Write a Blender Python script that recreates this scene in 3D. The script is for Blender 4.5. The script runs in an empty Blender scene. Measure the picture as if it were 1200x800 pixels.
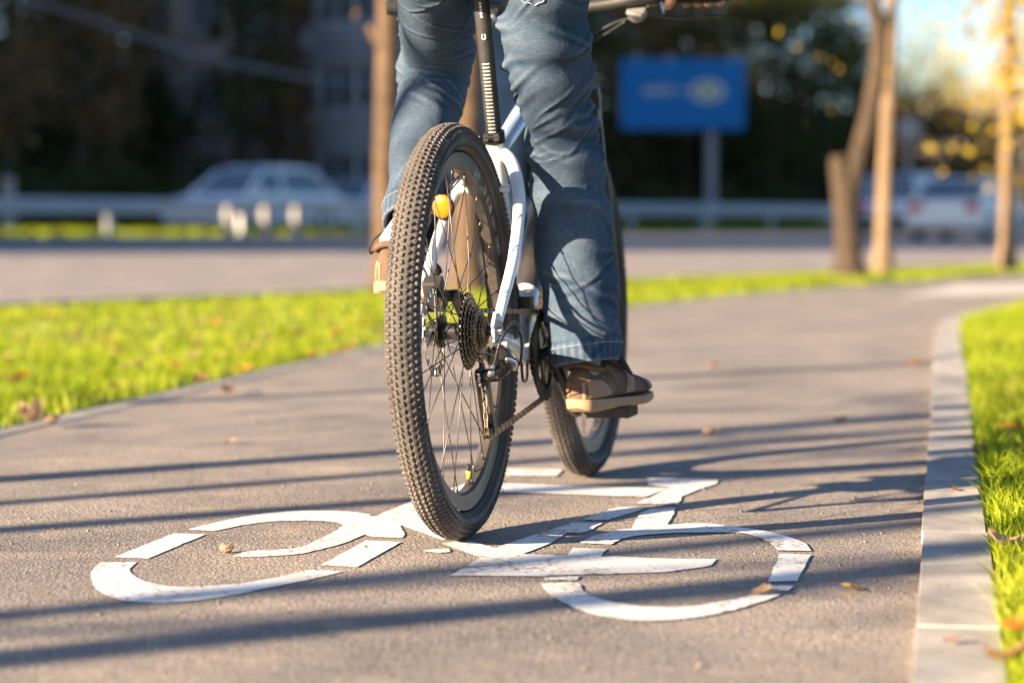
import bpy, bmesh, math, random
import numpy as np
from mathutils import Vector, Matrix

S = bpy.context.scene
C = S.collection
R = math.radians
rng = np.random.default_rng(11)
random.seed(5)

# ------------------------------------------------------------------ camera
F_PX = 2850.0                       # focal length in photo pixels (1200 wide)
CAM_H = 0.57
PITCH = math.atan(144 / F_PX)
cam_d = bpy.data.cameras.new('camera')
cam = bpy.data.objects.new('camera', cam_d)
C.objects.link(cam)
cam.location = (0, 0, CAM_H)
cam.rotation_euler = (R(90) - PITCH, 0, 0)
cam_d.sensor_width = 36
cam_d.lens = F_PX / 1200 * 36
cam_d.clip_start = 0.05
cam_d.clip_end = 3000
cam_d.dof.use_dof = True
cam_d.dof.focus_distance = 4.28
cam_d.dof.aperture_fstop = 2.6
S.camera = cam

# ------------------------------------------------------------------ light
SUN_EL = 16.0
SHADOW_AZ = 55.0                    # shadows run this far to the right of the view direction
U = np.array([math.sin(R(SHADOW_AZ)), math.cos(R(SHADOW_AZ))])     # ground direction of shadows
V = np.array([-U[1], U[0]])
world = bpy.data.worlds.new('World')
S.world = world
world.use_nodes = True
wn = world.node_tree.nodes
wl = world.node_tree.links
sky = wn.new('ShaderNodeTexSky')
sky.sky_type = 'NISHITA'
sky.sun_disc = False
sky.sun_elevation = R(SUN_EL)
sky.sun_rotation = R(SHADOW_AZ + 180)
sky.air_density = 0.75
sky.dust_density = 0.7
sky.ozone_density = 3.0
wn['Background'].inputs['Strength'].default_value = 0.056
wl.new(sky.outputs[0], wn['Background'].inputs['Color'])
sun_d = bpy.data.lights.new('sun', 'SUN')
sun_d.energy = 4.9
sun_d.angle = R(0.53)
sun_d.color = (1.0, 0.78, 0.54)
sun = bpy.data.objects.new('sun', sun_d)
C.objects.link(sun)
ldir = Vector((U[0] * math.cos(R(SUN_EL)), U[1] * math.cos(R(SUN_EL)), -math.sin(R(SUN_EL))))
sun.rotation_euler = ldir.to_track_quat('-Z', 'Y').to_euler()
sun.location = (-20, -10, 20)
S.view_settings.view_transform = 'Standard'
S.view_settings.look = 'None'
S.view_settings.exposure = 2.28
S.view_settings.gamma = 1
S.cycles.use_denoising = True
S.cycles.max_bounces = 6
S.cycles.transparent_max_bounces = 6
S.cycles.caustics_reflective = False
S.cycles.caustics_refractive = False


# ------------------------------------------------------------------ pixel helpers (photo 1200x800)
def ray(u, v):
    xc = (u - 600) / F_PX
    yc = -(v - 400) / F_PX
    return np.array([xc, math.cos(PITCH) + yc * math.sin(PITCH), -math.sin(PITCH) + yc * math.cos(PITCH)])


def P(u, v, Y):
    d = ray(u, v)
    return np.array([0, 0, CAM_H]) + d * (Y / d[1])


def G(u, v, z=0.0):
    d = ray(u, v)
    return np.array([0, 0, CAM_H]) + d * ((z - CAM_H) / d[2])


def crom(pts, n=8, closed=False):
    p = np.array(pts, float)
    out = []
    m = len(p)
    for i in range(m if closed else m - 1):
        if closed:
            a, b, c, d = p[i - 1], p[i], p[(i + 1) % m], p[(i + 2) % m]
        else:
            b, c = p[i], p[i + 1]
            a = p[i - 1] if i > 0 else 2 * b - c
            d = p[i + 2] if i + 2 < m else 2 * c - b
        for k in range(n):
            t = k / n
            out.append(0.5 * ((2 * b) + (-a + c) * t + (2 * a - 5 * b + 4 * c - d) * t * t + (-a + 3 * b - 3 * c + d) * t ** 3))
    if not closed:
        out.append(p[-1])
    return np.array(out)


# ------------------------------------------------------------------ mesh builder
class MB:
    def __init__(self):
        self.v = []
        self.f = []

    def add(self, verts, faces):
        o = len(self.v)
        self.v.extend([tuple(map(float, q)) for q in verts])
        self.f.extend([tuple(i + o for i in f) for f in faces])
        return self

    def box(self, c, s, rot=None, taper=1.0):
        hx, hy, hz = s[0] / 2, s[1] / 2, s[2] / 2
        vs = []
        for z, t in ((-hz, 1.0), (hz, taper)):
            for x, y in ((-hx, -hy), (hx, -hy), (hx, hy), (-hx, hy)):
                vs.append(Vector((x * t, y * t, z)))
        if rot is not None:
            vs = [rot @ q for q in vs]
        vs = [(q[0] + c[0], q[1] + c[1], q[2] + c[2]) for q in vs]
        return self.add(vs, [(3, 2, 1, 0), (4, 5, 6, 7), (0, 1, 5, 4), (1, 2, 6, 5), (2, 3, 7, 6), (3, 0, 4, 7)])

    def beam(self, a, b, w, h, up=(0, 0, 1)):
        a, b = Vector(a), Vector(b)
        t = (b - a)
        L = t.length
        t.normalize()
        s = t.cross(Vector(up))
        if s.length < 1e-6:
            s = t.cross(Vector((1, 0, 0)))
        s.normalize()
        n = s.cross(t)
        m = Matrix((t, s, n)).transposed()
        return self.box((a + b) / 2, (L, w, h), m)

    def loft(self, rings, cap=True):
        n = len(rings[0])
        vs = [q for r in rings for q in r]
        fs = []
        for i in range(len(rings) - 1):
            for j in range(n):
                k = (j + 1) % n
                fs.append((i * n + j, i * n + k, (i + 1) * n + k, (i + 1) * n + j))
        if cap:
            fs.append(tuple(range(n - 1, -1, -1)))
            o = (len(rings) - 1) * n
            fs.append(tuple(o + j for j in range(n)))
        return self.add(vs, fs)

    def tube(self, path, r, seg=10, cap=True, flat=1.0):
        p = [Vector(q) for q in path]
        m = len(p)
        rr = [r] * m if np.isscalar(r) else list(r)
        if len(rr) != m:
            rr = list(np.interp(np.linspace(0, 1, m), np.linspace(0, 1, len(rr)), rr))
        tang = []
        for i in range(m):
            t = p[min(i + 1, m - 1)] - p[max(i - 1, 0)]
            tang.append(t.normalized())
        s = tang[0].cross(Vector((0, 0, 1)))
        if s.length < 1e-3:
            s = tang[0].cross(Vector((0, 1, 0)))
        s.normalize()
        rings = []
        for i in range(m):
            s = (s - tang[i] * s.dot(tang[i])).normalized()
            n = tang[i].cross(s)
            rings.append([p[i] + s * (rr[i] * math.cos(2 * math.pi * j / seg)) + n * (rr[i] * flat * math.sin(2 * math.pi * j / seg)) for j in range(seg)])
        return self.loft(rings, cap)

    def lathe_y(self, prof, n=64, c=(0, 0, 0), closed=True):
        """prof: (radius, y) loop turned round the y axis"""
        m = len(prof)
        vs = []
        for i in range(n):
            a = 2 * math.pi * i / n
            for r, y in prof:
                vs.append((c[0] + r * math.cos(a), c[1] + y, c[2] + r * math.sin(a)))
        fs = []
        for i in range(n):
            k = (i + 1) % n
            for j in range(m if closed else m - 1):
                l = (j + 1) % m
                fs.append((i * m + j, k * m + j, k * m + l, i * m + l))
        return self.add(vs, fs)

    def ell(self, c, r, nu=20, nv=12, rot=None):
        rings = []
        for i in range(1, nv):
            t = math.pi * i / nv
            ring = []
            for j in range(nu):
                a = 2 * math.pi * j / nu
                q = Vector((r[0] * math.sin(t) * math.cos(a), r[1] * math.sin(t) * math.sin(a), -r[2] * math.cos(t)))
                if rot is not None:
                    q = rot @ q
                ring.append((q[0] + c[0], q[1] + c[1], q[2] + c[2]))
            rings.append(ring)
        return self.loft(rings)

    def prism(self, poly, z0, z1):
        n = len(poly)
        vs = [(q[0], q[1], z0) for q in poly] + [(q[0], q[1], z1) for q in poly]
        fs = [tuple(range(n - 1, -1, -1)), tuple(range(n, 2 * n))]
        for i in range(n):
            k = (i + 1) % n
            fs.append((i, k, n + k, n + i))
        return self.add(vs, fs)

    def mesh(self, name, smooth=False):
        me = bpy.data.meshes.new(name)
        me.from_pydata(self.v, [], self.f)
        if smooth:
            me.polygons.foreach_set('use_smooth', np.ones(len(me.polygons), bool))
        me.update()
        return me


def obj(name, mb, m, parent=None, smooth=False, bevel=0.0, auto=None, loc=None):
    me = mb.mesh(name, smooth) if isinstance(mb, MB) else mb
    o = bpy.data.objects.new(name, me)
    C.objects.link(o)
    if m is not None and not len(me.materials):
        me.materials.append(m)
    if parent is not None:
        o.parent = parent
    if loc is not None:
        o.location = loc
    if bevel:
        b = o.modifiers.new('bevel', 'BEVEL')
        b.width = bevel
        b.segments = 2
        b.limit_method = 'ANGLE'
    if auto is not None:
        me.polygons.foreach_set('use_smooth', np.ones(len(me.polygons), bool))
        try:
            me.set_sharp_from_angle(angle=R(auto))
        except Exception:
            pass
    return o


def tag(o, label, cat=None, group=None, kind=None):
    o['label'] = label
    if cat:
        o['category'] = cat
    if group:
        o['group'] = group
    if kind:
        o['kind'] = kind
    return o


def thing(name, label, cat, loc=(0, 0, 0), rot=(0, 0, 0), group=None):
    o = bpy.data.objects.new(name, None)
    C.objects.link(o)
    o.location = loc
    o.rotation_euler = rot
    return tag(o, label, cat, group)


def struct(name, mb, m, parent=None):
    o = obj(name, mb, m, parent)
    o['kind'] = 'structure'
    return o


# ------------------------------------------------------------------ materials
def newmat(name):
    m = bpy.data.materials.new(name)
    m.use_nodes = True
    return m, m.node_tree.nodes, m.node_tree.links, m.node_tree.nodes['Principled BSDF']


def mat(name, col, rough=0.5, metal=0.0, var=0.0, vs=8.0, bump=0.0, bs=60.0, col2=None, coat=0.0, spec=None, detail=6):
    m, n, l, b = newmat(name)
    b.inputs['Base Color'].default_value = (*col, 1)
    b.inputs['Roughness'].default_value = rough
    b.inputs['Metallic'].default_value = metal
    b.inputs['Coat Weight'].default_value = coat
    if spec is not None:
        b.inputs['Specular IOR Level'].default_value = spec
    tc = n.new('ShaderNodeTexCoord')
    if var or col2:
        t = n.new('ShaderNodeTexNoise')
        t.inputs['Scale'].default_value = vs
        t.inputs['Detail'].default_value = detail
        t.inputs['Roughness'].default_value = 0.6
        l.new(tc.outputs['Object'], t.inputs['Vector'])
        r = n.new('ShaderNodeValToRGB')
        c2 = col2 if col2 else tuple(min(1, c * (1 + var)) for c in col)
        c1 = col if col2 else tuple(c * (1 - var) for c in col)
        r.color_ramp.elements[0].position = 0.32
        r.color_ramp.elements[1].position = 0.68
        r.color_ramp.elements[0].color = (*c1, 1)
        r.color_ramp.elements[1].color = (*c2, 1)
        l.new(t.outputs['Fac'], r.inputs['Fac'])
        l.new(r.outputs['Color'], b.inputs['Base Color'])
    if bump:
        t2 = n.new('ShaderNodeTexNoise')
        t2.inputs['Scale'].default_value = bs
        t2.inputs['Detail'].default_value = 4
        l.new(tc.outputs['Object'], t2.inputs['Vector'])
        bp = n.new('ShaderNodeBump')
        bp.inputs['Strength'].default_value = bump
        bp.inputs['Distance'].default_value = 0.3 / bs
        l.new(t2.outputs['Fac'], bp.inputs['Height'])
        l.new(bp.outputs['Normal'], b.inputs['Normal'])
    return m


def asphalt_mat(name, base, stain=True, grain=210.0):
    m, n, l, b = newmat(name)
    tc = n.new('ShaderNodeTexCoord')
    vo = n.new('ShaderNodeTexVoronoi')
    vo.inputs['Scale'].default_value = grain
    l.new(tc.outputs['Object'], vo.inputs['Vector'])
    sep = n.new('ShaderNodeSeparateColor')
    l.new(vo.outputs['Color'], sep.inputs['Color'])
    r1 = n.new('ShaderNodeValToRGB')
    r1.color_ramp.elements[0].color = (*[c * 0.66 for c in base], 1)
    r1.color_ramp.elements[1].color = (*[c * 1.30 for c in base], 1)
    l.new(sep.outputs[0], r1.inputs['Fac'])
    # big soft stains and dusty patches
    n1 = n.new('ShaderNodeTexNoise')
    n1.inputs['Scale'].default_value = 1.7
    n1.inputs['Detail'].default_value = 7
    n1.inputs['Roughness'].default_value = 0.62
    l.new(tc.outputs['Object'], n1.inputs['Vector'])
    r2 = n.new('ShaderNodeValToRGB')
    r2.color_ramp.elements[0].position = 0.34
    r2.color_ramp.elements[0].color = (0.62, 0.62, 0.64, 1)
    r2.color_ramp.elements[1].position = 0.70
    r2.color_ramp.elements[1].color = (1.16, 1.12, 1.05, 1)
    l.new(n1.outputs['Fac'], r2.inputs['Fac'])
    mx = n.new('ShaderNodeMix')
    mx.data_type = 'RGBA'
    mx.blend_type = 'MULTIPLY'
    mx.inputs['Factor'].default_value = 1
    l.new(r1.outputs['Color'], mx.inputs['A'])
    l.new(r2.outputs['Color'], mx.inputs['B'])
    last = mx.outputs['Result']
    if stain:
        n3 = n.new('ShaderNodeTexNoise')
        n3.inputs['Scale'].default_value = 5.5
        n3.inputs['Detail'].default_value = 5
        l.new(tc.outputs['Object'], n3.inputs['Vector'])
        r3 = n.new('ShaderNodeValToRGB')
        r3.color_ramp.elements[0].position = 0.57
        r3.color_ramp.elements[0].color = (0, 0, 0, 1)
        r3.color_ramp.elements[1].position = 0.74
        r3.color_ramp.elements[1].color = (0.55, 0.55, 0.55, 1)
        l.new(n3.outputs['Fac'], r3.inputs['Fac'])
        mx2 = n.new('ShaderNodeMix')
        mx2.data_type = 'RGBA'
        l.new(r3.outputs['Color'], mx2.inputs['Factor'])
        l.new(last, mx2.inputs['A'])
        mx2.inputs['B'].default_value = (0.42, 0.33, 0.25, 1)     # dry clay dust
        last = mx2.outputs['Result']
    l.new(last, b.inputs['Base Color'])
    b.inputs['Roughness'].default_value = 0.86
    b.inputs['Specular IOR Level'].default_value = 0.3
    n4 = n.new('ShaderNodeTexNoise')
    n4.inputs['Scale'].default_value = grain * 0.6
    n4.inputs['Detail'].default_value = 5
    l.new(tc.outputs['Object'], n4.inputs['Vector'])
    n5 = n.new('ShaderNodeTexNoise')
    n5.inputs['Scale'].default_value = 16
    n5.inputs['Detail'].default_value = 4
    l.new(tc.outputs['Object'], n5.inputs['Vector'])
    ad = n.new('ShaderNodeMath')
    ad.operation = 'MULTIPLY_ADD'
    l.new(vo.outputs['Distance'], ad.inputs[0])
    ad.inputs[1].default_value = -0.7
    l.new(n4.outputs['Fac'], ad.inputs[2])
    ad2 = n.new('ShaderNodeMath')
    ad2.operation = 'MULTIPLY_ADD'
    l.new(n5.outputs['Fac'], ad2.inputs[0])
    ad2.inputs[1].default_value = 1.6
    l.new(ad.outputs[0], ad2.inputs[2])
    bp = n.new('ShaderNodeBump')
    bp.inputs['Strength'].default_value = 0.6
    bp.inputs['Distance'].default_value = 0.0034
    l.new(ad2.outputs[0], bp.inputs['Height'])
    l.new(bp.outputs['Normal'], b.inputs['Normal'])
    return m


def paint_mat():
    m, n, l, b = newmat('road_paint')
    tc = n.new('ShaderNodeTexCoord')
    b.inputs['Roughness'].default_value = 0.6
    vo = n.new('ShaderNodeTexNoise')
    vo.inputs['Scale'].default_value = 70
    vo.inputs['Detail'].default_value = 6
    vo.inputs['Roughness'].default_value = 0.7
    l.new(tc.outputs['Object'], vo.inputs['Vector'])
    big = n.new('ShaderNodeTexNoise')
    big.inputs['Scale'].default_value = 3.2
    big.inputs['Detail'].default_value = 3
    l.new(tc.outputs['Object'], big.inputs['Vector'])
    s = n.new('ShaderNodeMath')
    s.operation = 'MULTIPLY_ADD'
    l.new(big.outputs['Fac'], s.inputs[0])
    s.inputs[1].default_value = 0.55
    l.new(vo.outputs['Fac'], s.inputs[2])
    r = n.new('ShaderNodeValToRGB')
    r.color_ramp.elements[0].position = 0.82
    r.color_ramp.elements[1].position = 0.89
    l.new(s.outputs[0], r.inputs['Fac'])
    mx = n.new('ShaderNodeMix')
    mx.data_type = 'RGBA'
    l.new(r.outputs['Color'], mx.inputs['Factor'])
    mx.inputs['B'].default_value = (0.27, 0.235, 0.205, 1)
    dn = n.new('ShaderNodeTexNoise')
    dn.inputs['Scale'].default_value = 11
    dn.inputs['Detail'].default_value = 8
    l.new(tc.outputs['Object'], dn.inputs['Vector'])
    dr = n.new('ShaderNodeValToRGB')
    dr.color_ramp.elements[0].position = 0.35
    dr.color_ramp.elements[0].color = (0.80, 0.785, 0.75, 1)
    dr.color_ramp.elements[1].position = 0.72
    dr.color_ramp.elements[1].color = (0.64, 0.60, 0.55, 1)
    l.new(dn.outputs['Fac'], dr.inputs['Fac'])
    l.new(dr.outputs['Color'], mx.inputs['A'])
    l.new(mx.outputs['Result'], b.inputs['Base Color'])
    n4 = n.new('ShaderNodeTexNoise')
    n4.inputs['Scale'].default_value = 110
    n4.inputs['Detail'].default_value = 5
    l.new(tc.outputs['Object'], n4.inputs['Vector'])
    bp = n.new('ShaderNodeBump')
    bp.inputs['Strength'].default_value = 0.5
    bp.inputs['Distance'].default_value = 0.003
    l.new(n4.outputs['Fac'], bp.inputs['Height'])
    l.new(bp.outputs['Normal'], b.inputs['Normal'])
    return m


def leaf_mat(name, c1, c2, trans=0.45, scale=1.3):
    m, n, l, b = newmat(name)
    tc = n.new('ShaderNodeTexCoord')
    t = n.new('ShaderNodeTexNoise')
    t.inputs['Scale'].default_value = scale
    t.inputs['Detail'].default_value = 8
    t.inputs['Roughness'].default_value = 0.75
    l.new(tc.outputs['Object'], t.inputs['Vector'])
    r = n.new('ShaderNodeValToRGB')
    r.color_ramp.elements[0].position = 0.34
    r.color_ramp.elements[1].position = 0.66
    r.color_ramp.elements[0].color = (*c1, 1)
    r.color_ramp.elements[1].color = (*c2, 1)
    l.new(t.outputs['Fac'], r.inputs['Fac'])
    l.new(r.outputs['Color'], b.inputs['Base Color'])
    b.inputs['Roughness'].default_value = 0.55
    b.inputs['Specular IOR Level'].default_value = 0.1
    tr = n.new('ShaderNodeBsdfTranslucent')
    l.new(r.outputs['Color'], tr.inputs['Color'])
    mx = n.new('ShaderNodeMixShader')
    mx.inputs[0].default_value = trans
    l.new(b.outputs[0], mx.inputs[1])
    l.new(tr.outputs[0], mx.inputs[2])
    l.new(mx.outputs[0], n['Material Output'].inputs['Surface'])
    return m


def denim_mat():
    m, n, l, b = newmat('denim')
    tc = n.new('ShaderNodeTexCoord')
    n1 = n.new('ShaderNodeTexNoise')
    n1.inputs['Scale'].default_value = 5
    n1.inputs['Detail'].default_value = 5
    n1.inputs['Roughness'].default_value = 0.6
    l.new(tc.outputs['Object'], n1.inputs['Vector'])
    mp = n.new('ShaderNodeMapping')
    mp.inputs['Scale'].default_value = (520, 520, 60)
    l.new(tc.outputs['Object'], mp.inputs['Vector'])
    n2 = n.new('ShaderNodeTexNoise')
    n2.inputs['Scale'].default_value = 1
    n2.inputs['Detail'].default_value = 3
    l.new(mp.outputs[0], n2.inputs['Vector'])
    mp3 = n.new('ShaderNodeMapping')
    mp3.inputs['Scale'].default_value = (90, 90, 500)
    l.new(tc.outputs['Object'], mp3.inputs['Vector'])
    n3 = n.new('ShaderNodeTexNoise')
    n3.inputs['Scale'].default_value = 1
    n3.inputs['Detail'].default_value = 2
    l.new(mp3.outputs[0], n3.inputs['Vector'])
    r1 = n.new('ShaderNodeValToRGB')
    r1.color_ramp.elements[0].position = 0.30
    r1.color_ramp.elements[1].position = 0.72
    r1.color_ramp.elements[0].color = (0.014, 0.034, 0.068, 1)
    r1.color_ramp.elements[1].color = (0.068, 0.102, 0.148, 1)
    l.new(n1.outputs['Fac'], r1.inputs['Fac'])
    # worn thread: ridges (pointiness) fade lighter
    ge = n.new('ShaderNodeNewGeometry')
    rp = n.new('ShaderNodeValToRGB')
    rp.color_ramp.elements[0].position = 0.49
    rp.color_ramp.elements[0].color = (0, 0, 0, 1)
    rp.color_ramp.elements[1].position = 0.56
    rp.color_ramp.elements[1].color = (0.5, 0.5, 0.5, 1)
    l.new(ge.outputs['Pointiness'], rp.inputs['Fac'])
    mx0 = n.new('ShaderNodeMix')
    mx0.data_type = 'RGBA'
    l.new(rp.outputs['Color'], mx0.inputs['Factor'])
    l.new(r1.outputs['Color'], mx0.inputs['A'])
    mx0.inputs['B'].default_value = (0.235, 0.265, 0.30, 1)
    sm = n.new('ShaderNodeMath')
    sm.operation = 'ADD'
    l.new(n2.outputs['Fac'], sm.inputs[0])
    l.new(n3.outputs['Fac'], sm.inputs[1])
    r2 = n.new('ShaderNodeValToRGB')
    r2.color_ramp.elements[0].position = 0.36
    r2.color_ramp.elements[1].position = 0.64
    r2.color_ramp.elements[0].color = (0.74, 0.74, 0.76, 1)
    r2.color_ramp.elements[1].color = (1.25, 1.25, 1.22, 1)
    hf = n.new('ShaderNodeMath')
    hf.operation = 'MULTIPLY'
    hf.inputs[1].default_value = 0.5
    l.new(sm.outputs[0], hf.inputs[0])
    l.new(hf.outputs[0], r2.inputs['Fac'])
    mx = n.new('ShaderNodeMix')
    mx.data_type = 'RGBA'
    mx.blend_type = 'MULTIPLY'
    mx.inputs['Factor'].default_value = 1
    l.new(mx0.outputs['Result'], mx.inputs['A'])
    l.new(r2.outputs['Color'], mx.inputs['B'])
    l.new(mx.outputs['Result'], b.inputs['Base Color'])
    b.inputs['Roughness'].default_value = 0.85
    b.inputs['Sheen Weight'].default_value = 0.0
    b.inputs['Specular IOR Level'].default_value = 0.08
    nw = n.new('ShaderNodeTexNoise')
    nw.inputs['Scale'].default_value = 42
    nw.inputs['Detail'].default_value = 3
    l.new(tc.outputs['Object'], nw.inputs['Vector'])
    ma = n.new('ShaderNodeMath')
    ma.operation = 'MULTIPLY_ADD'
    l.new(nw.outputs['Fac'], ma.inputs[0])
    ma.inputs[1].default_value = 3.0
    l.new(sm.outputs[0], ma.inputs[2])
    bp = n.new('ShaderNodeBump')
    bp.inputs['Strength'].default_value = 0.35
    bp.inputs['Distance'].default_value = 0.0015
    l.new(ma.outputs[0], bp.inputs['Height'])
    l.new(bp.outputs['Normal'], b.inputs['Normal'])
    return m


def grass_mat():
    m, n, l, b = newmat('grass_blade')
    ge = n.new('ShaderNodeNewGeometry')
    tc = n.new('ShaderNodeTexCoord')
    t = n.new('ShaderNodeTexNoise')
    t.inputs['Scale'].default_value = 1.6
    t.inputs['Detail'].default_value = 4
    l.new(tc.outputs['Object'], t.inputs['Vector'])
    ad = n.new('ShaderNodeMath')
    ad.operation = 'MULTIPLY_ADD'
    l.new(t.outputs['Fac'], ad.inputs[0])
    ad.inputs[1].default_value = 0.9
    sb = n.new('ShaderNodeMath')
    sb.operation = 'MULTIPLY_ADD'
    l.new(ge.outputs['Random Per Island'], sb.inputs[0])
    sb.inputs[1].default_value = 0.75
    sb.inputs[2].default_value = -0.33
    l.new(sb.outputs[0], ad.inputs[2])
    r = n.new('ShaderNodeValToRGB')
    e = r.color_ramp.elements
    e[0].position = 0.0
    e[0].color = (0.085, 0.15, 0.006, 1)
    e[1].position = 1.0
    e[1].color = (0.50, 0.40, 0.12, 1)
    for p_, c_ in ((0.35, (0.23, 0.31, 0.009)), (0.62, (0.36, 0.43, 0.016)), (0.82, (0.45, 0.45, 0.03))):
        k = e.new(p_)
        k.color = (*c_, 1)
    l.new(ad.outputs[0], r.inputs['Fac'])
    l.new(r.outputs['Color'], b.inputs['Base Color'])
    b.inputs['Roughness'].default_value = 0.5
    b.inputs['Specular IOR Level'].default_value = 0.25
    tr = n.new('ShaderNodeBsdfTranslucent')
    l.new(r.outputs['Color'], tr.inputs['Color'])
    mx = n.new('ShaderNodeMixShader')
    mx.inputs[0].default_value = 0.5
    l.new(b.outputs[0], mx.inputs[1])
    l.new(tr.outputs[0], mx.inputs[2])
    l.new(mx.outputs[0], n['Material Output'].inputs['Surface'])
    return m


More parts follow.
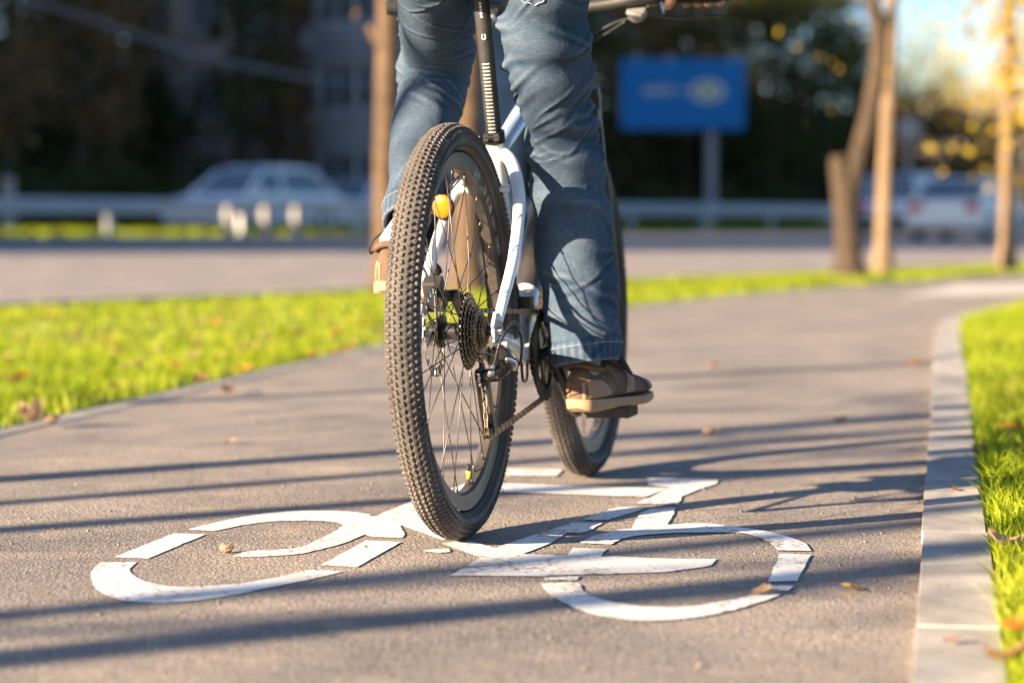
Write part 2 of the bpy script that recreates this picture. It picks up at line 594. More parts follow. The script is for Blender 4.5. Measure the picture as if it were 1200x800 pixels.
M = dict(
    path=asphalt_mat('path_asphalt', (0.288, 0.252, 0.224)),
    road=asphalt_mat('road_asphalt', (0.30, 0.265, 0.25), False, 40),
    soil=mat('soil', (0.06, 0.085, 0.02), 0.95, var=0.3, vs=3, bump=0.6, bs=30, col2=(0.10, 0.13, 0.03)),
    earth=mat('earth', (0.05, 0.07, 0.025), 0.95, col2=(0.09, 0.10, 0.04), vs=0.4),
    kerb=mat('kerb_concrete', (0.235, 0.212, 0.188), 0.9, col2=(0.46, 0.425, 0.385), vs=7, bump=0.5, bs=140, detail=9),
    concrete=mat('pale_concrete', (0.46, 0.42, 0.38), 0.9, var=0.12, vs=4, bump=0.4, bs=60),
    paint=paint_mat(),
    grass=grass_mat(),
    tyre=mat('tyre_rubber', (0.052, 0.046, 0.042), 0.9, col2=(0.150, 0.128, 0.112), vs=14, bump=0.3, bs=300, detail=9),
    side=mat('tyre_sidewall', (0.045, 0.040, 0.037), 0.75, col2=(0.105, 0.088, 0.075), vs=12, detail=8),
    rim=mat('rim_black', (0.035, 0.033, 0.032), 0.38, 0.3, col2=(0.10, 0.085, 0.07), vs=20),
    decal=mat('rim_decal', (0.06, 0.053, 0.047), 0.6, col2=(0.40, 0.36, 0.31), vs=45),
    spoke=mat('spoke_steel', (0.12, 0.105, 0.095), 0.45, 0.8),
    cog=mat('sprocket_steel', (0.16, 0.115, 0.075), 0.42, 0.85, col2=(0.40, 0.30, 0.21), vs=90),
    steel=mat('polished_steel', (0.62, 0.60, 0.58), 0.25, 1.0, var=0.2, vs=40),
    alu=mat('grey_alloy', (0.42, 0.41, 0.40), 0.4, 0.8, var=0.2, vs=30),
    black=mat('black_paint', (0.018, 0.018, 0.019), 0.55, col2=(0.045, 0.04, 0.037), vs=25),
    blackmetal=mat('black_metal', (0.02, 0.02, 0.02), 0.33, 0.5, col2=(0.055, 0.05, 0.045), vs=40),
    rubber=mat('black_rubber', (0.02, 0.02, 0.02), 0.8, var=0.3, vs=40),
    white=mat('frame_white', (0.74, 0.75, 0.76), 0.28, col2=(0.66, 0.65, 0.63), vs=14, coat=0.4, detail=9),
    frameblue=mat('frame_pale_blue', (0.36, 0.47, 0.62), 0.3, var=0.08, vs=14, coat=0.4),
    orange=mat('orange_decal', (0.75, 0.24, 0.05), 0.5),
    reflector=mat('amber_reflector', (0.80, 0.185, 0.004), 0.25, var=0.12, vs=160, bump=0.5, bs=400),
    yellow=mat('yellow_cap', (0.65, 0.50, 0.05), 0.5),
    cable=mat('cable_black', (0.02, 0.02, 0.02), 0.5),
    mark=mat('white_print', (0.70, 0.70, 0.62), 0.6),
    denim=denim_mat(),
    stitch=mat('stitch', (0.26, 0.30, 0.36), 0.8),
    suede=mat('brown_suede', (0.082, 0.044, 0.026), 0.85, col2=(0.155, 0.088, 0.053), vs=25, bump=0.4, bs=260),
    tan=mat('tan_leather', (0.30, 0.165, 0.09), 0.7, var=0.18, vs=30, bump=0.2, bs=200),
    toe=mat('toe_grey', (0.10, 0.085, 0.078), 0.7, var=0.15, vs=30, bump=0.2, bs=200),
    sole=mat('gum_sole', (0.31, 0.20, 0.105), 0.7, var=0.14, vs=25),
    lace=mat('black_lace', (0.02, 0.018, 0.017), 0.8),
    sock=mat('grey_sock', (0.24, 0.26, 0.30), 0.9, var=0.2, vs=120, bump=0.5, bs=500),
    skin=mat('skin', (0.52, 0.28, 0.18), 0.5, var=0.1, vs=30, bump=0.1, bs=300),
    jacket=mat('dark_jacket', (0.03, 0.032, 0.036), 0.8, var=0.2, vs=8, bump=0.2, bs=200),
    hair=mat('dark_hair', (0.025, 0.016, 0.010), 0.6, var=0.3, vs=30, bump=0.6, bs=120),
    eye=mat('eye_white', (0.75, 0.73, 0.70), 0.2),
    bark=mat('bark', (0.045, 0.027, 0.015), 0.92, col2=(0.12, 0.074, 0.041), vs=9, bump=0.8, bs=30, detail=9),
    barkdark=mat('bark_dark', (0.026, 0.017, 0.010), 0.92, col2=(0.068, 0.044, 0.025), vs=9, bump=0.8, bs=30, detail=9),  # darkened in colour to carry the leaning limb's shaded side
    palebark=mat('bark_pale', (0.12, 0.078, 0.044), 0.9, col2=(0.23, 0.155, 0.09), vs=7, bump=0.6, bs=30, detail=9),
    leafdark=leaf_mat('leaf_dark_green', (0.024, 0.036, 0.011), (0.085, 0.095, 0.024), 0.25),
    leafbrown=leaf_mat('leaf_brown', (0.13, 0.078, 0.036), (0.27, 0.165, 0.07), 0.3),
    leafyellow=leaf_mat('leaf_yellow', (0.45, 0.28, 0.02), (0.62, 0.50, 0.06), 0.5),
    leaforange=leaf_mat('leaf_orange', (0.36, 0.17, 0.02), (0.50, 0.33, 0.05), 0.45),
    leafpale=leaf_mat('leaf_yellow_green', (0.22, 0.22, 0.03), (0.42, 0.38, 0.06), 0.45),
    fallyellow=leaf_mat('fallen_yellow', (0.50, 0.34, 0.09), (0.66, 0.50, 0.18), 0.35, 60),
    fallorange=leaf_mat('fallen_orange', (0.42, 0.17, 0.03), (0.58, 0.30, 0.06), 0.35, 60),
    fallbrown=leaf_mat('fallen_brown', (0.15, 0.075, 0.035), (0.30, 0.17, 0.08), 0.25, 60),
    falltan=leaf_mat('fallen_tan', (0.36, 0.23, 0.13), (0.52, 0.37, 0.23), 0.3, 60),
    galv=mat('galvanised_steel', (0.38, 0.385, 0.40), 0.5, 0.5, var=0.15, vs=4),
    postwhite=mat('post_white', (0.27, 0.255, 0.24), 0.6, var=0.1, vs=6),
    signblue=mat('sign_blue', (0.0, 0.140, 0.38), 0.8, var=0.06, vs=2),
    signprint=mat('sign_print', (0.50, 0.47, 0.40), 0.5),
    signyellow=mat('sign_yellow', (0.70, 0.62, 0.12), 0.5),
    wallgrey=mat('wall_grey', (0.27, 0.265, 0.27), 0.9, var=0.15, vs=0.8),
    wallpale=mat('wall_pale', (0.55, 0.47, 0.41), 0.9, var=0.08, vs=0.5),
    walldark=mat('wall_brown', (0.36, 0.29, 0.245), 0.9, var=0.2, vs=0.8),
    roofm=mat('roof_sheet', (0.16, 0.13, 0.12), 0.8, var=0.2, vs=1),
    glass=mat('window_glass', (0.05, 0.065, 0.08), 0.08, 0.0, spec=0.8),
    frame=mat('window_frame', (0.62, 0.62, 0.62), 0.6),
    curtain=mat('window_curtain', (0.42, 0.44, 0.48), 0.9),
    carsilver=mat('car_silver_blue', (0.86, 0.88, 0.92), 0.5, coat=0.1),
    carwhite=mat('car_white', (0.78, 0.76, 0.72), 0.5, coat=0.1),
    carblue=mat('car_pale_blue', (0.50, 0.60, 0.72), 0.5, coat=0.1),
    carglass=mat('car_glass', (0.10, 0.13, 0.16), 0.3, spec=0.5),
    tail=mat('tail_lamp', (0.55, 0.03, 0.02), 0.6),
    headlamp=mat('head_lamp', (0.6, 0.6, 0.6), 0.4),
    cartyre=mat('car_tyre', (0.02, 0.02, 0.02), 0.9),
    plate=mat('licence_plate', (0.78, 0.78, 0.76), 0.5),
    wire=mat('wire', (0.22, 0.22, 0.24), 0.6),
    grit=mat('grit', (0.16, 0.14, 0.125), 0.95, var=0.3, vs=20),
    clod=mat('dry_clod', (0.24, 0.16, 0.11), 0.95, var=0.3, vs=40, bump=0.5, bs=150),
)

# ================================================================== SETTING
RW = np.array([math.sin(R(33)), math.cos(R(33))])        # avenue direction
RN = np.array([-RW[1], RW[0]])                            # across it, away from the camera


def gz(x, y):
    d = x * RN[0] + y * RN[1]
    return float(np.interp(d, [11, 32, 34, 400], [0.0, 0.20, 0.24, 0.24]))


def RD(d, s, z=0.0):
    """point at distance d across and s along the avenue"""
    q = RN * d + RW * s
    return np.array([q[0], q[1], gz(q[0], q[1]) + z])


def s_of(u, d):
    """position along the avenue where pixel column u meets offset d"""
    k = (u - 600) / F_PX
    Y = d / (k * RN[0] + RN[1])
    return float(np.dot(np.array([k * Y, Y]), RW))


# ground: one sheet to the horizon that rises a little across the avenue
gm = MB()
ds = [-900, -200, -60, -20, 0, 11, 20, 32, 34, 60, 150, 400, 1500]
ss = [-900, -200, -60, -20, 0, 20, 40, 60, 90, 140, 250, 600, 1800]
vs = []
for d in ds:
    for s in ss:
        q = RN * d + RW * s
        vs.append((q[0], q[1], gz(q[0], q[1]) - 0.03))
n = len(ss)
gm.add(vs, [(i * n + j, (i + 1) * n + j, (i + 1) * n + j + 1, i * n + j + 1)[::-1] for i in range(len(ds) - 1) for j in range(n - 1)])
struct('ground', gm, M['earth'])


def strip(d0, d1, s0, s1, z):
    m = MB()
    for a, b in zip(np.linspace(s0, s1, 13)[:-1], np.linspace(s0, s1, 13)[1:]):
        m.add([RD(d0, a, z), RD(d0, b, z), RD(d1, b, z), RD(d1, a, z)], [(0, 1, 2, 3)])
    return m


road = struct('road', strip(11, 31.7, -80, 320, -0.012), M['road'])
struct('road', strip(34.6, 47, -80, 320, -0.006), M['road'])
struct('median', strip(31.75, 34.55, -80, 320, 0.02), M['soil'])
# white edge line of the avenue
el = MB()
for a, b in zip(np.linspace(-40, 200, 9)[:-1], np.linspace(-40, 200, 9)[1:]):
    el.add([RD(11.55, a, -0.004), RD(11.55, b, -0.004), RD(11.68, b, -0.004), RD(11.68, a, -0.004)], [(0, 1, 2, 3)])

# path edges from the photograph
g = G
pl0, pl1 = g(0, 511), g(455, 407)
pr0, pr1 = g(1070, 800), g(1098, 392)
dl = (pl1 - pl0) / np.linalg.norm(pl1 - pl0)
dr = (pr1 - pr0) / np.linalg.norm(pr1 - pr0)
Lpts = [pl0 - dl * 14, pl0 - dl * 6, pl0, pl0 + dl * 2.2, pl1, g(600, 382), g(730, 363), g(860, 348), g(1000, 336)]
h = Lpts[-1] - Lpts[-2]
h /= np.linalg.norm(h)
for k in range(1, 5):
    ang = R(-3 * k)
    hh = np.array([h[0] * math.cos(ang) - h[1] * math.sin(ang), h[0] * math.sin(ang) + h[1] * math.cos(ang), 0])
    Lpts.append(Lpts[-1] + hh * 6)
Rpts = [pr0 - dr * 9, pr0 - dr * 4, pr0, pr0 + dr * 3, pr0 + dr * 6, pr1, g(1108, 378), g(1150, 368), g(1200, 358)]
h = Rpts[-1] - Rpts[-2]
h /= np.linalg.norm(h)
for k in range(1, 5):
    ang = R(-6 * k)
    hh = np.array([h[0] * math.cos(ang) - h[1] * math.sin(ang), h[0] * math.sin(ang) + h[1] * math.cos(ang), 0])
    Rpts.append(Rpts[-1] + hh * 6)
Lc = crom(Lpts, 10)
Rc = crom(Rpts, 10)


def arclen(c):
    return np.concatenate([[0], np.cumsum(np.linalg.norm(np.diff(c, axis=0), axis=1))])


def resample(c, n):
    a = arclen(c)
    t = np.linspace(0, a[-1], n)
    return np.stack([np.interp(t, a, c[:, k]) for k in range(3)], 1)


def side_offset(c, d):
    t = np.gradient(c, axis=0)
    t /= np.linalg.norm(t[:, :2], axis=1)[:, None]
    return c + np.stack([t[:, 1] * d, -t[:, 0] * d, 0 * d * t[:, 0]], 1)


NR = 90
La, Ra = resample(Lc, NR), resample(Rc, NR)
pm = MB()
NC = 5
pv = []
for i in range(NR):
    for k in range(NC):
        q = La[i] + (Ra[i] - La[i]) * k / (NC - 1)
        pv.append((q[0], q[1], 0.0))
pm.add(pv, [(i * NC + j, i * NC + j + 1, (i + 1) * NC + j + 1, (i + 1) * NC + j) for i in range(NR - 1) for j in range(NC - 1)])
struct('path', pm, M['path'])
apron = MB()
apron.prism([g(1052, 349)[:2], g(1110, 347)[:2], g(1300, 343)[:2], g(1300, 331)[:2], g(1120, 334)[:2]], -0.03, 0.006)
struct('concrete_apron', apron, M['concrete'])

# kerb stones: each stone its own piece
def kerb(curve, width, side, top, s_from, s_to, name_label):
    root = bpy.data.objects.new('kerb', None)
    C.objects.link(root)
    root['kind'] = 'structure'
    a = arclen(curve)
    out = side_offset(curve, width * side)
    L = 1.0
    s = s_from
    while s < s_to:
        e = s + L - 0.0015
        pts_i, pts_o = [], []
        for t in np.linspace(s, e, 4):
            pts_i.append([np.interp(t, a, curve[:, k]) for k in range(3)])
            pts_o.append([np.interp(t, a, out[:, k]) for k in range(3)])
        dz = random.uniform(-0.001, 0.001)
        dx = random.uniform(-0.003, 0.003)
        poly = pts_i + pts_o[::-1]
        if side < 0:
            poly = poly[::-1]
        cx = np.mean(poly, axis=0)
        m = MB().prism([(p[0] - cx[0] + dx, p[1] - cx[1]) for p in poly], -0.12, top + dz)
        obj('kerb_stone', m, M['kerb'], root, bevel=0.0012, loc=(cx[0], cx[1], 0))
        s += L
    return root


kerb(Rc, 0.112, 1, 0.022, 5.3, 44, 'right')
kerb(Lc, 0.075, -1, 0.004, 9, 44, 'left')

# verges
Lo = side_offset(Lc, -0.075)
Ro = side_offset(Rc, 0.112)
lv = []
for q in resample(Lo, 70):
    d = q[0] * RN[0] + q[1] * RN[1]
    s = q[0] * RW[0] + q[1] * RW[1]
    e = RN * 10.85 + RW * s
    lv += [(q[0], q[1], 0.0), ((q[0] + e[0]) / 2, (q[1] + e[1]) / 2, 0.015), (e[0], e[1], 0.0)]
lm = MB().add(lv, [(i * 3 + j, (i + 1) * 3 + j, (i + 1) * 3 + j + 1, i * 3 + j + 1) for i in range(69) for j in range(2)])
struct('lawn', lm, M['soil'])
rv = []
for q in resample(Ro, 70):
    rv += [(q[0], q[1], 0.012), (q[0] + 14, q[1] - 3.0, 0.03)]
rm = MB().add(rv, [(i * 2, (i + 1) * 2, (i + 1) * 2 + 1, i * 2 + 1)[::-1] for i in range(69)])
struct('lawn', rm, M['soil'])
# road kerb of the avenue on our side
rk = bpy.data.objects.new('kerb', None)
C.objects.link(rk)
rk['kind'] = 'structure'
for s in np.arange(2, 44, 1.5):
    m = MB().beam(RD(10.93, s, 0.0), RD(10.93, s + 1.49, 0.0), 0.14, 0.10)
    obj('kerb_stone', m, M['kerb'], rk)


# ---- grass (nobody could count the blades)
def grass_mesh(name, pts, hgt, wid, lean=0.5):
    n = len(pts)
    ang = rng.uniform(0, 2 * np.pi, n)
    la = rng.uniform(0, 2 * np.pi, n)
    H = hgt * rng.uniform(0.45, 1.25, n)
    Wd = wid * rng.uniform(0.6, 1.3, n)
    ln = lean * rng.uniform(0.1, 1.2, n) * H
    sx, sy = np.cos(ang) * Wd / 2, np.sin(ang) * Wd / 2
    lx, ly = np.cos(la) * ln, np.sin(la) * ln
    v = np.zeros((n, 5, 3))
    v[:, 0] = pts + np.stack([-sx, -sy, 0 * sx], 1)
    v[:, 1] = pts + np.stack([sx, sy, 0 * sx], 1)
    v[:, 2] = pts + np.stack([sx * .8 + lx * .35, sy * .8 + ly * .35, H * .6], 1)
    v[:, 3] = pts + np.stack([-sx * .8 + lx * .35, -sy * .8 + ly * .35, H * .6], 1)
    v[:, 4] = pts + np.stack([lx, ly, H * rng.uniform(.8, 1, n)], 1)
    base = (np.arange(n) * 5)[:, None]
    quads = (base + np.array([[0, 1, 2, 3]]))
    tris = (base + np.array([[3, 2, 4]]))
    me = bpy.data.meshes.new(name)
    me.vertices.add(n * 5)
    me.vertices.foreach_set('co', v.reshape(-1))
    me.loops.add(n * 7)
    li = np.concatenate([quads, tris], 1).reshape(-1)
    me.loops.foreach_set('vertex_index', li.astype(np.int32))
    me.polygons.add(n * 2)
    st = np.stack([np.arange(n) * 7, np.arange(n) * 7 + 4], 1).reshape(-1)
    me.polygons.foreach_set('loop_start', st.astype(np.int32))
    me.update(calc_edges=True)
    return me


def verge_pts(edge, outw, n, y0, y1, power=1.0):
    a = arclen(edge)
    t = rng.uniform(0, a[-1], n * 3)
    x = np.interp(t, a, edge[:, 0])
    y = np.interp(t, a, edge[:, 1])
    k = (y > y0) & (y < y1)
    x, y = x[k][:n], y[k][:n]
    w = rng.uniform(0, 1, len(x)) ** power
    return x, y, w


def left_verge(n, y0, y1):
    # uniform over the area between the path kerb and the avenue, kept to what can be seen
    X = rng.uniform(-9, 12, n)
    Yy = rng.uniform(y0, y1, n)
    d = X * RN[0] + Yy * RN[1]
    ex = np.interp(Yy, Lo[:, 1], Lo[:, 0])
    k = (d < 10.8) & (X < ex - 0.005) & (X > -0.30 * Yy - 0.5) & (X < 0.30 * Yy + 0.5)
    return np.stack([X[k], Yy[k], np.full(k.sum(), 0.0)], 1)


pn = left_verge(330000, 5.0, 10.5)
pf = left_verge(420000, 10.5, 36)
# clumps
def thin(p, sc, lo):
    f = np.sin(p[:, 0] * sc) * np.sin(p[:, 1] * sc * 1.3 + 1) + np.sin(p[:, 0] * sc * 2.7 + 2) * np.sin(p[:, 1] * sc * 2.1)
    return p[rng.uniform(0, 1, len(p)) < np.clip(0.75 + 0.4 * f, lo, 1)]


pn, pf = thin(pn, 5, .3), thin(pf, 3, .3)
gl = obj('grass', grass_mesh('grass', np.concatenate([pn]), 0.062, 0.0055, 0.7), M['grass'])
tag(gl, 'bright green grass of the verge left of the path', 'grass', kind='stuff')
gf = obj('grass', grass_mesh('grass', pf, 0.062, 0.010, 0.7), M['grass'])
tag(gf, 'sunlit grass strip between the path bend and the avenue', 'grass', kind='stuff')
Xr = rng.uniform(0.3, 7, 420000)
Yr = rng.uniform(2.2, 22, 420000)
ex = np.interp(Yr, Ro[:, 1], Ro[:, 0])
keep = (Xr > ex + 0.004 + 0.02 * np.sin(Yr * 9)) & (Xr < 0.30 * Yr + 0.35) & (Xr < ex + 3.2)
prt = np.stack([Xr[keep], Yr[keep], np.full(keep.sum(), 0.012)], 1)
near = prt[:, 1] < 6.5
extra = prt[near]
prt = np.concatenate([prt] + [extra + np.stack([rng.normal(0, .02, len(extra)), rng.normal(0, .03, len(extra)), np.zeros(len(extra))], 1) for _ in range(5)])
prt = prt[prt[:, 0] > np.interp(prt[:, 1], Ro[:, 1], Ro[:, 0]) + 0.003]
gr = obj('grass', grass_mesh('grass', prt, 0.062, 0.0042, 0.8), M['grass'])
tag(gr, 'bright green grass of the verge right of the kerb', 'grass', kind='stuff')
pmn = []
for _ in range(9000):
    q = RD(random.uniform(31.9, 34.4), random.uniform(10, 110), 0.02)
    pmn.append(q)
gmn = obj('grass', grass_mesh('grass', np.array(pmn), 0.16, 0.05, 0.6), M['grass'])
tag(gmn, 'green grass of the median strip behind the guard rail', 'grass', kind='stuff')

# grit on the path
gp = MB()
for _ in range(700):
    Y = random.uniform(2.9, 7.5)
    X = random.uniform(-0.22 * Y, 0.17 * Y)
    ex_l = np.interp(Y, Lo[:, 1], Lo[:, 0])
    ex_r = np.interp(Y, Rc[:, 1], Rc[:, 0])
    if not (ex_l + .1 < X < ex_r - 0.01):
        continue
    r = random.uniform(.0010, .0030) * (1.5 if random.random() < .06 else 1)
    a = random.uniform(0, 3)
    rot = Matrix.Rotation(a, 3, 'Z') @ Matrix.Rotation(random.uniform(0, 1), 3, 'X')
    gp.box((X, Y, r * .4), (r * 2, r * random.uniform(1.2, 2), r * 1.3), rot, random.uniform(.5, .9))
tag(obj('grit', gp, M['grit']), 'fine loose grit scattered over the asphalt path', 'grit', kind='stuff')

# ================================================================== PAINTED BICYCLE SYMBOL
mark = thing('bicycle_marking', 'white painted bicycle symbol on the asphalt path under the wheels', 'road marking', (0.0, 5.0, 0.0))


STK = []


def stroke(name, runs, origin=None, scale=1.0):
    pts = []
    for kind, run in runs:
        if origin is not None:
            run = [(origin[0] + x / scale, origin[1] + y / scale) for x, y in run]
        w = [G(u, v)[:2] for u, v in run]
        pts += list(crom(w, 7)) if kind == 'c' else list(w)
    # slightly uneven hand-laid edge
    dense = []
    for i in range(len(pts)):
        a, b = np.array(pts[i]), np.array(pts[(i + 1) % len(pts)])
        k = max(1, int(np.linalg.norm(b - a) / 0.02))
        for j in range(k):
            dense.append(a + (b - a) * j / k)
    dense = [q + rng.normal(0, 0.0007, 2) for q in dense]
    area = sum(dense[i][0] * dense[(i + 1) % len(dense)][1] - dense[(i + 1) % len(dense)][0] * dense[i][1] for i in range(len(dense)))
    if area < 0:
        dense = dense[::-1]
    STK.append(1)
    m = MB().add([(q[0], q[1] - 5.0, 0.0015 + 0.00006 * len(STK)) for q in dense], [tuple(range(len(dense)))])
    obj(name, m, M['paint'], mark)


OA, SA = (90, 570), 2.6667
OB, SB = (500, 540), 2.5
stroke('wheel_arc', [('c', [(75, 238), (47, 265), (48, 300), (80, 335), (150, 357), (240, 364), (340, 360), (470, 343), (600, 318), (760, 285), (835, 267)]),
                     ('c', [(730, 262), (600, 290), (520, 303), (420, 312), (330, 315), (260, 310), (200, 292), (168, 268), (172, 252), (188, 238)])], OA, SA)
stroke('wheel_segment', [('s', [(303, 148), (403, 151), (222, 227), (115, 223)])], OA, SA)
stroke('wheel_arc', [('c', [(345, 136), (440, 113), (540, 93), (650, 80), (750, 77), (850, 80), (915, 89)]), ('s', [(925, 105), (880, 125)]),
                     ('c', [(835, 122), (800, 112), (720, 108), (620, 110), (520, 122), (430, 141)])], OA, SA)
stroke('frame_bar', [('c', [(930, 128), (902, 150), (830, 180), (740, 203), (680, 214), (550, 222), (484, 221)]),
                     ('c', [(530, 203), (640, 198), (700, 190), (750, 170), (800, 145), (840, 118)]), ('s', [(890, 105)])], OA, SA)
stroke('frame_bar', [('s', [(880, 95), (935, 95), (960, 82), (1048, 48), (1090, 60), (1100, 110), (1190, 165), (1140, 168), (1010, 122), (1026, 152), (1018, 162), (925, 160), (895, 150), (870, 130)])], OA, SA)
stroke('wheel_segment', [('s', [(905, 170), (1013, 176), (875, 254), (762, 248)])], OA, SA)
stroke('paint_flake', [('s', [(1078, 203), (1110, 198), (1165, 196), (1168, 206), (1130, 210)])], OA, SA)
stroke('paint_flake', [('s', [(1145, 180), (1200, 172), (1235, 186), (1200, 200), (1170, 192)])], OA, SA)
stroke('frame_bar', [('s', [(500, 583), (560, 562), (590, 563), (588, 577), (530, 594), (505, 603)])])
stroke('frame_bar', [('s', [(70, 338), (150, 290), (200, 258)]), ('s', [(270, 233), (430, 182), (515, 184)]),
                     ('c', [(515, 184), (480, 205), (445, 213), (412, 212)]),
                     ('s', [(365, 243), (282, 275), (410, 280), (430, 257), (527, 260), (510, 283), (560, 282), (700, 289), (850, 290), (832, 310), (700, 328), (560, 333), (450, 335), (345, 340)])], OB, SB)
stroke('frame_bar', [('s', [(45, 243), (130, 238), (208, 260), (160, 288)])], OB, SB)
stroke('frame_bar', [('s', [(345, 345), (448, 339), (440, 352), (343, 352)])], OB, SB)
stroke('frame_bar', [('s', [(455, 175), (520, 150), (560, 137), (650, 137), (600, 155), (530, 175)])], OB, SB)
stroke('frame_bar', [('s', [(225, 68), (708, 83), (640, 108), (225, 93)])], OB, SB)
stroke('handlebar', [('s', [(645, 53), (720, 53), (855, 58), (850, 68), (800, 85), (748, 106), (738, 131), (608, 127), (655, 109), (715, 80), (648, 72)])], OB, SB)
stroke('wheel_arc', [('s', [(625, 155), (660, 143), (730, 140), (720, 165), (705, 190)]),
                     ('c', [(705, 190), (800, 185), (900, 195), (990, 208), (1060, 225), (1110, 245), (1126, 266)]),
                     ('c', [(1030, 265), (1000, 240), (940, 217), (850, 212), (700, 215), (590, 226), (540, 248)]),
                     ('s', [(448, 243), (490, 222), (560, 205), (600, 200), (612, 178)])], OB, SB)
stroke('wheel_segment', [('s', [(1035, 275), (1125, 278), (1085, 355), (998, 357)])], OB, SB)
stroke('wheel_arc', [('c', [(332, 362), (440, 362), (460, 385), (500, 405), (560, 420), (650, 430), (750, 430), (850, 418), (940, 400), (1000, 393), (1035, 396)]),
                     ('c', [(1000, 410), (900, 440), (800, 460), (700, 470), (600, 470), (500, 455), (430, 432), (360, 395)])], OB, SB)
stroke('wheel_segment', [('s', [(985, 367), (1075, 370), (1060, 383), (970, 375)])], OB, SB)
stroke('frame_bar', [('s', [(235, 25), (400, 27), (380, 47), (232, 45)])], OB, SB)

# ================================================================== BICYCLE
HEAD = 13.6
LEAN = -1.3
rc = G(541, 631)
bike = thing('bicycle', 'white mountain bike with dusty knobby tyres ridden along the path', 'bicycle', tuple(rc), (R(LEAN), 0, R(90 - HEAD)))
BM = Matrix.Translation(Vector(rc)) @ Matrix.Rotation(R(90 - HEAD), 4, 'Z') @ Matrix.Rotation(R(LEAN), 4, 'X')


def BW(x, y, z):
    q = BM @ Vector((x, y, z))
    return np.array(q)


AX = 0.370          # axle height
WB = 1.10
BB = (0.435, 0.0, 0.305)
CLAMP = (0.308, 0.0, 0.72)


def ring(n, r0, r1, y0, y1, teeth=0, tooth=0.0, c=(0, 0, 0)):
    """annular disc with teeth round the y axis"""
    m = MB()
    N = teeth * 4 if teeth else n
    vs = []
    for i in range(N):
        a = 2 * math.pi * i / N
        ro = r1 + (tooth * (1, 1, 0, 0)[i % 4] if teeth else 0)
        for r, y in ((r0, y0), (ro, y0), (ro, y1), (r0, y1)):
            vs.append((c[0] + r * math.cos(a), c[1] + y, c[2] + r * math.sin(a)))
    fs = []
    for i in range(N):
        k = (i + 1) % N
        for j in range(4):
            l2 = (j + 1) % 4
            fs.append((i * 4 + j, k * 4 + j, k * 4 + l2, i * 4 + l2))
    return m.add(vs, fs)


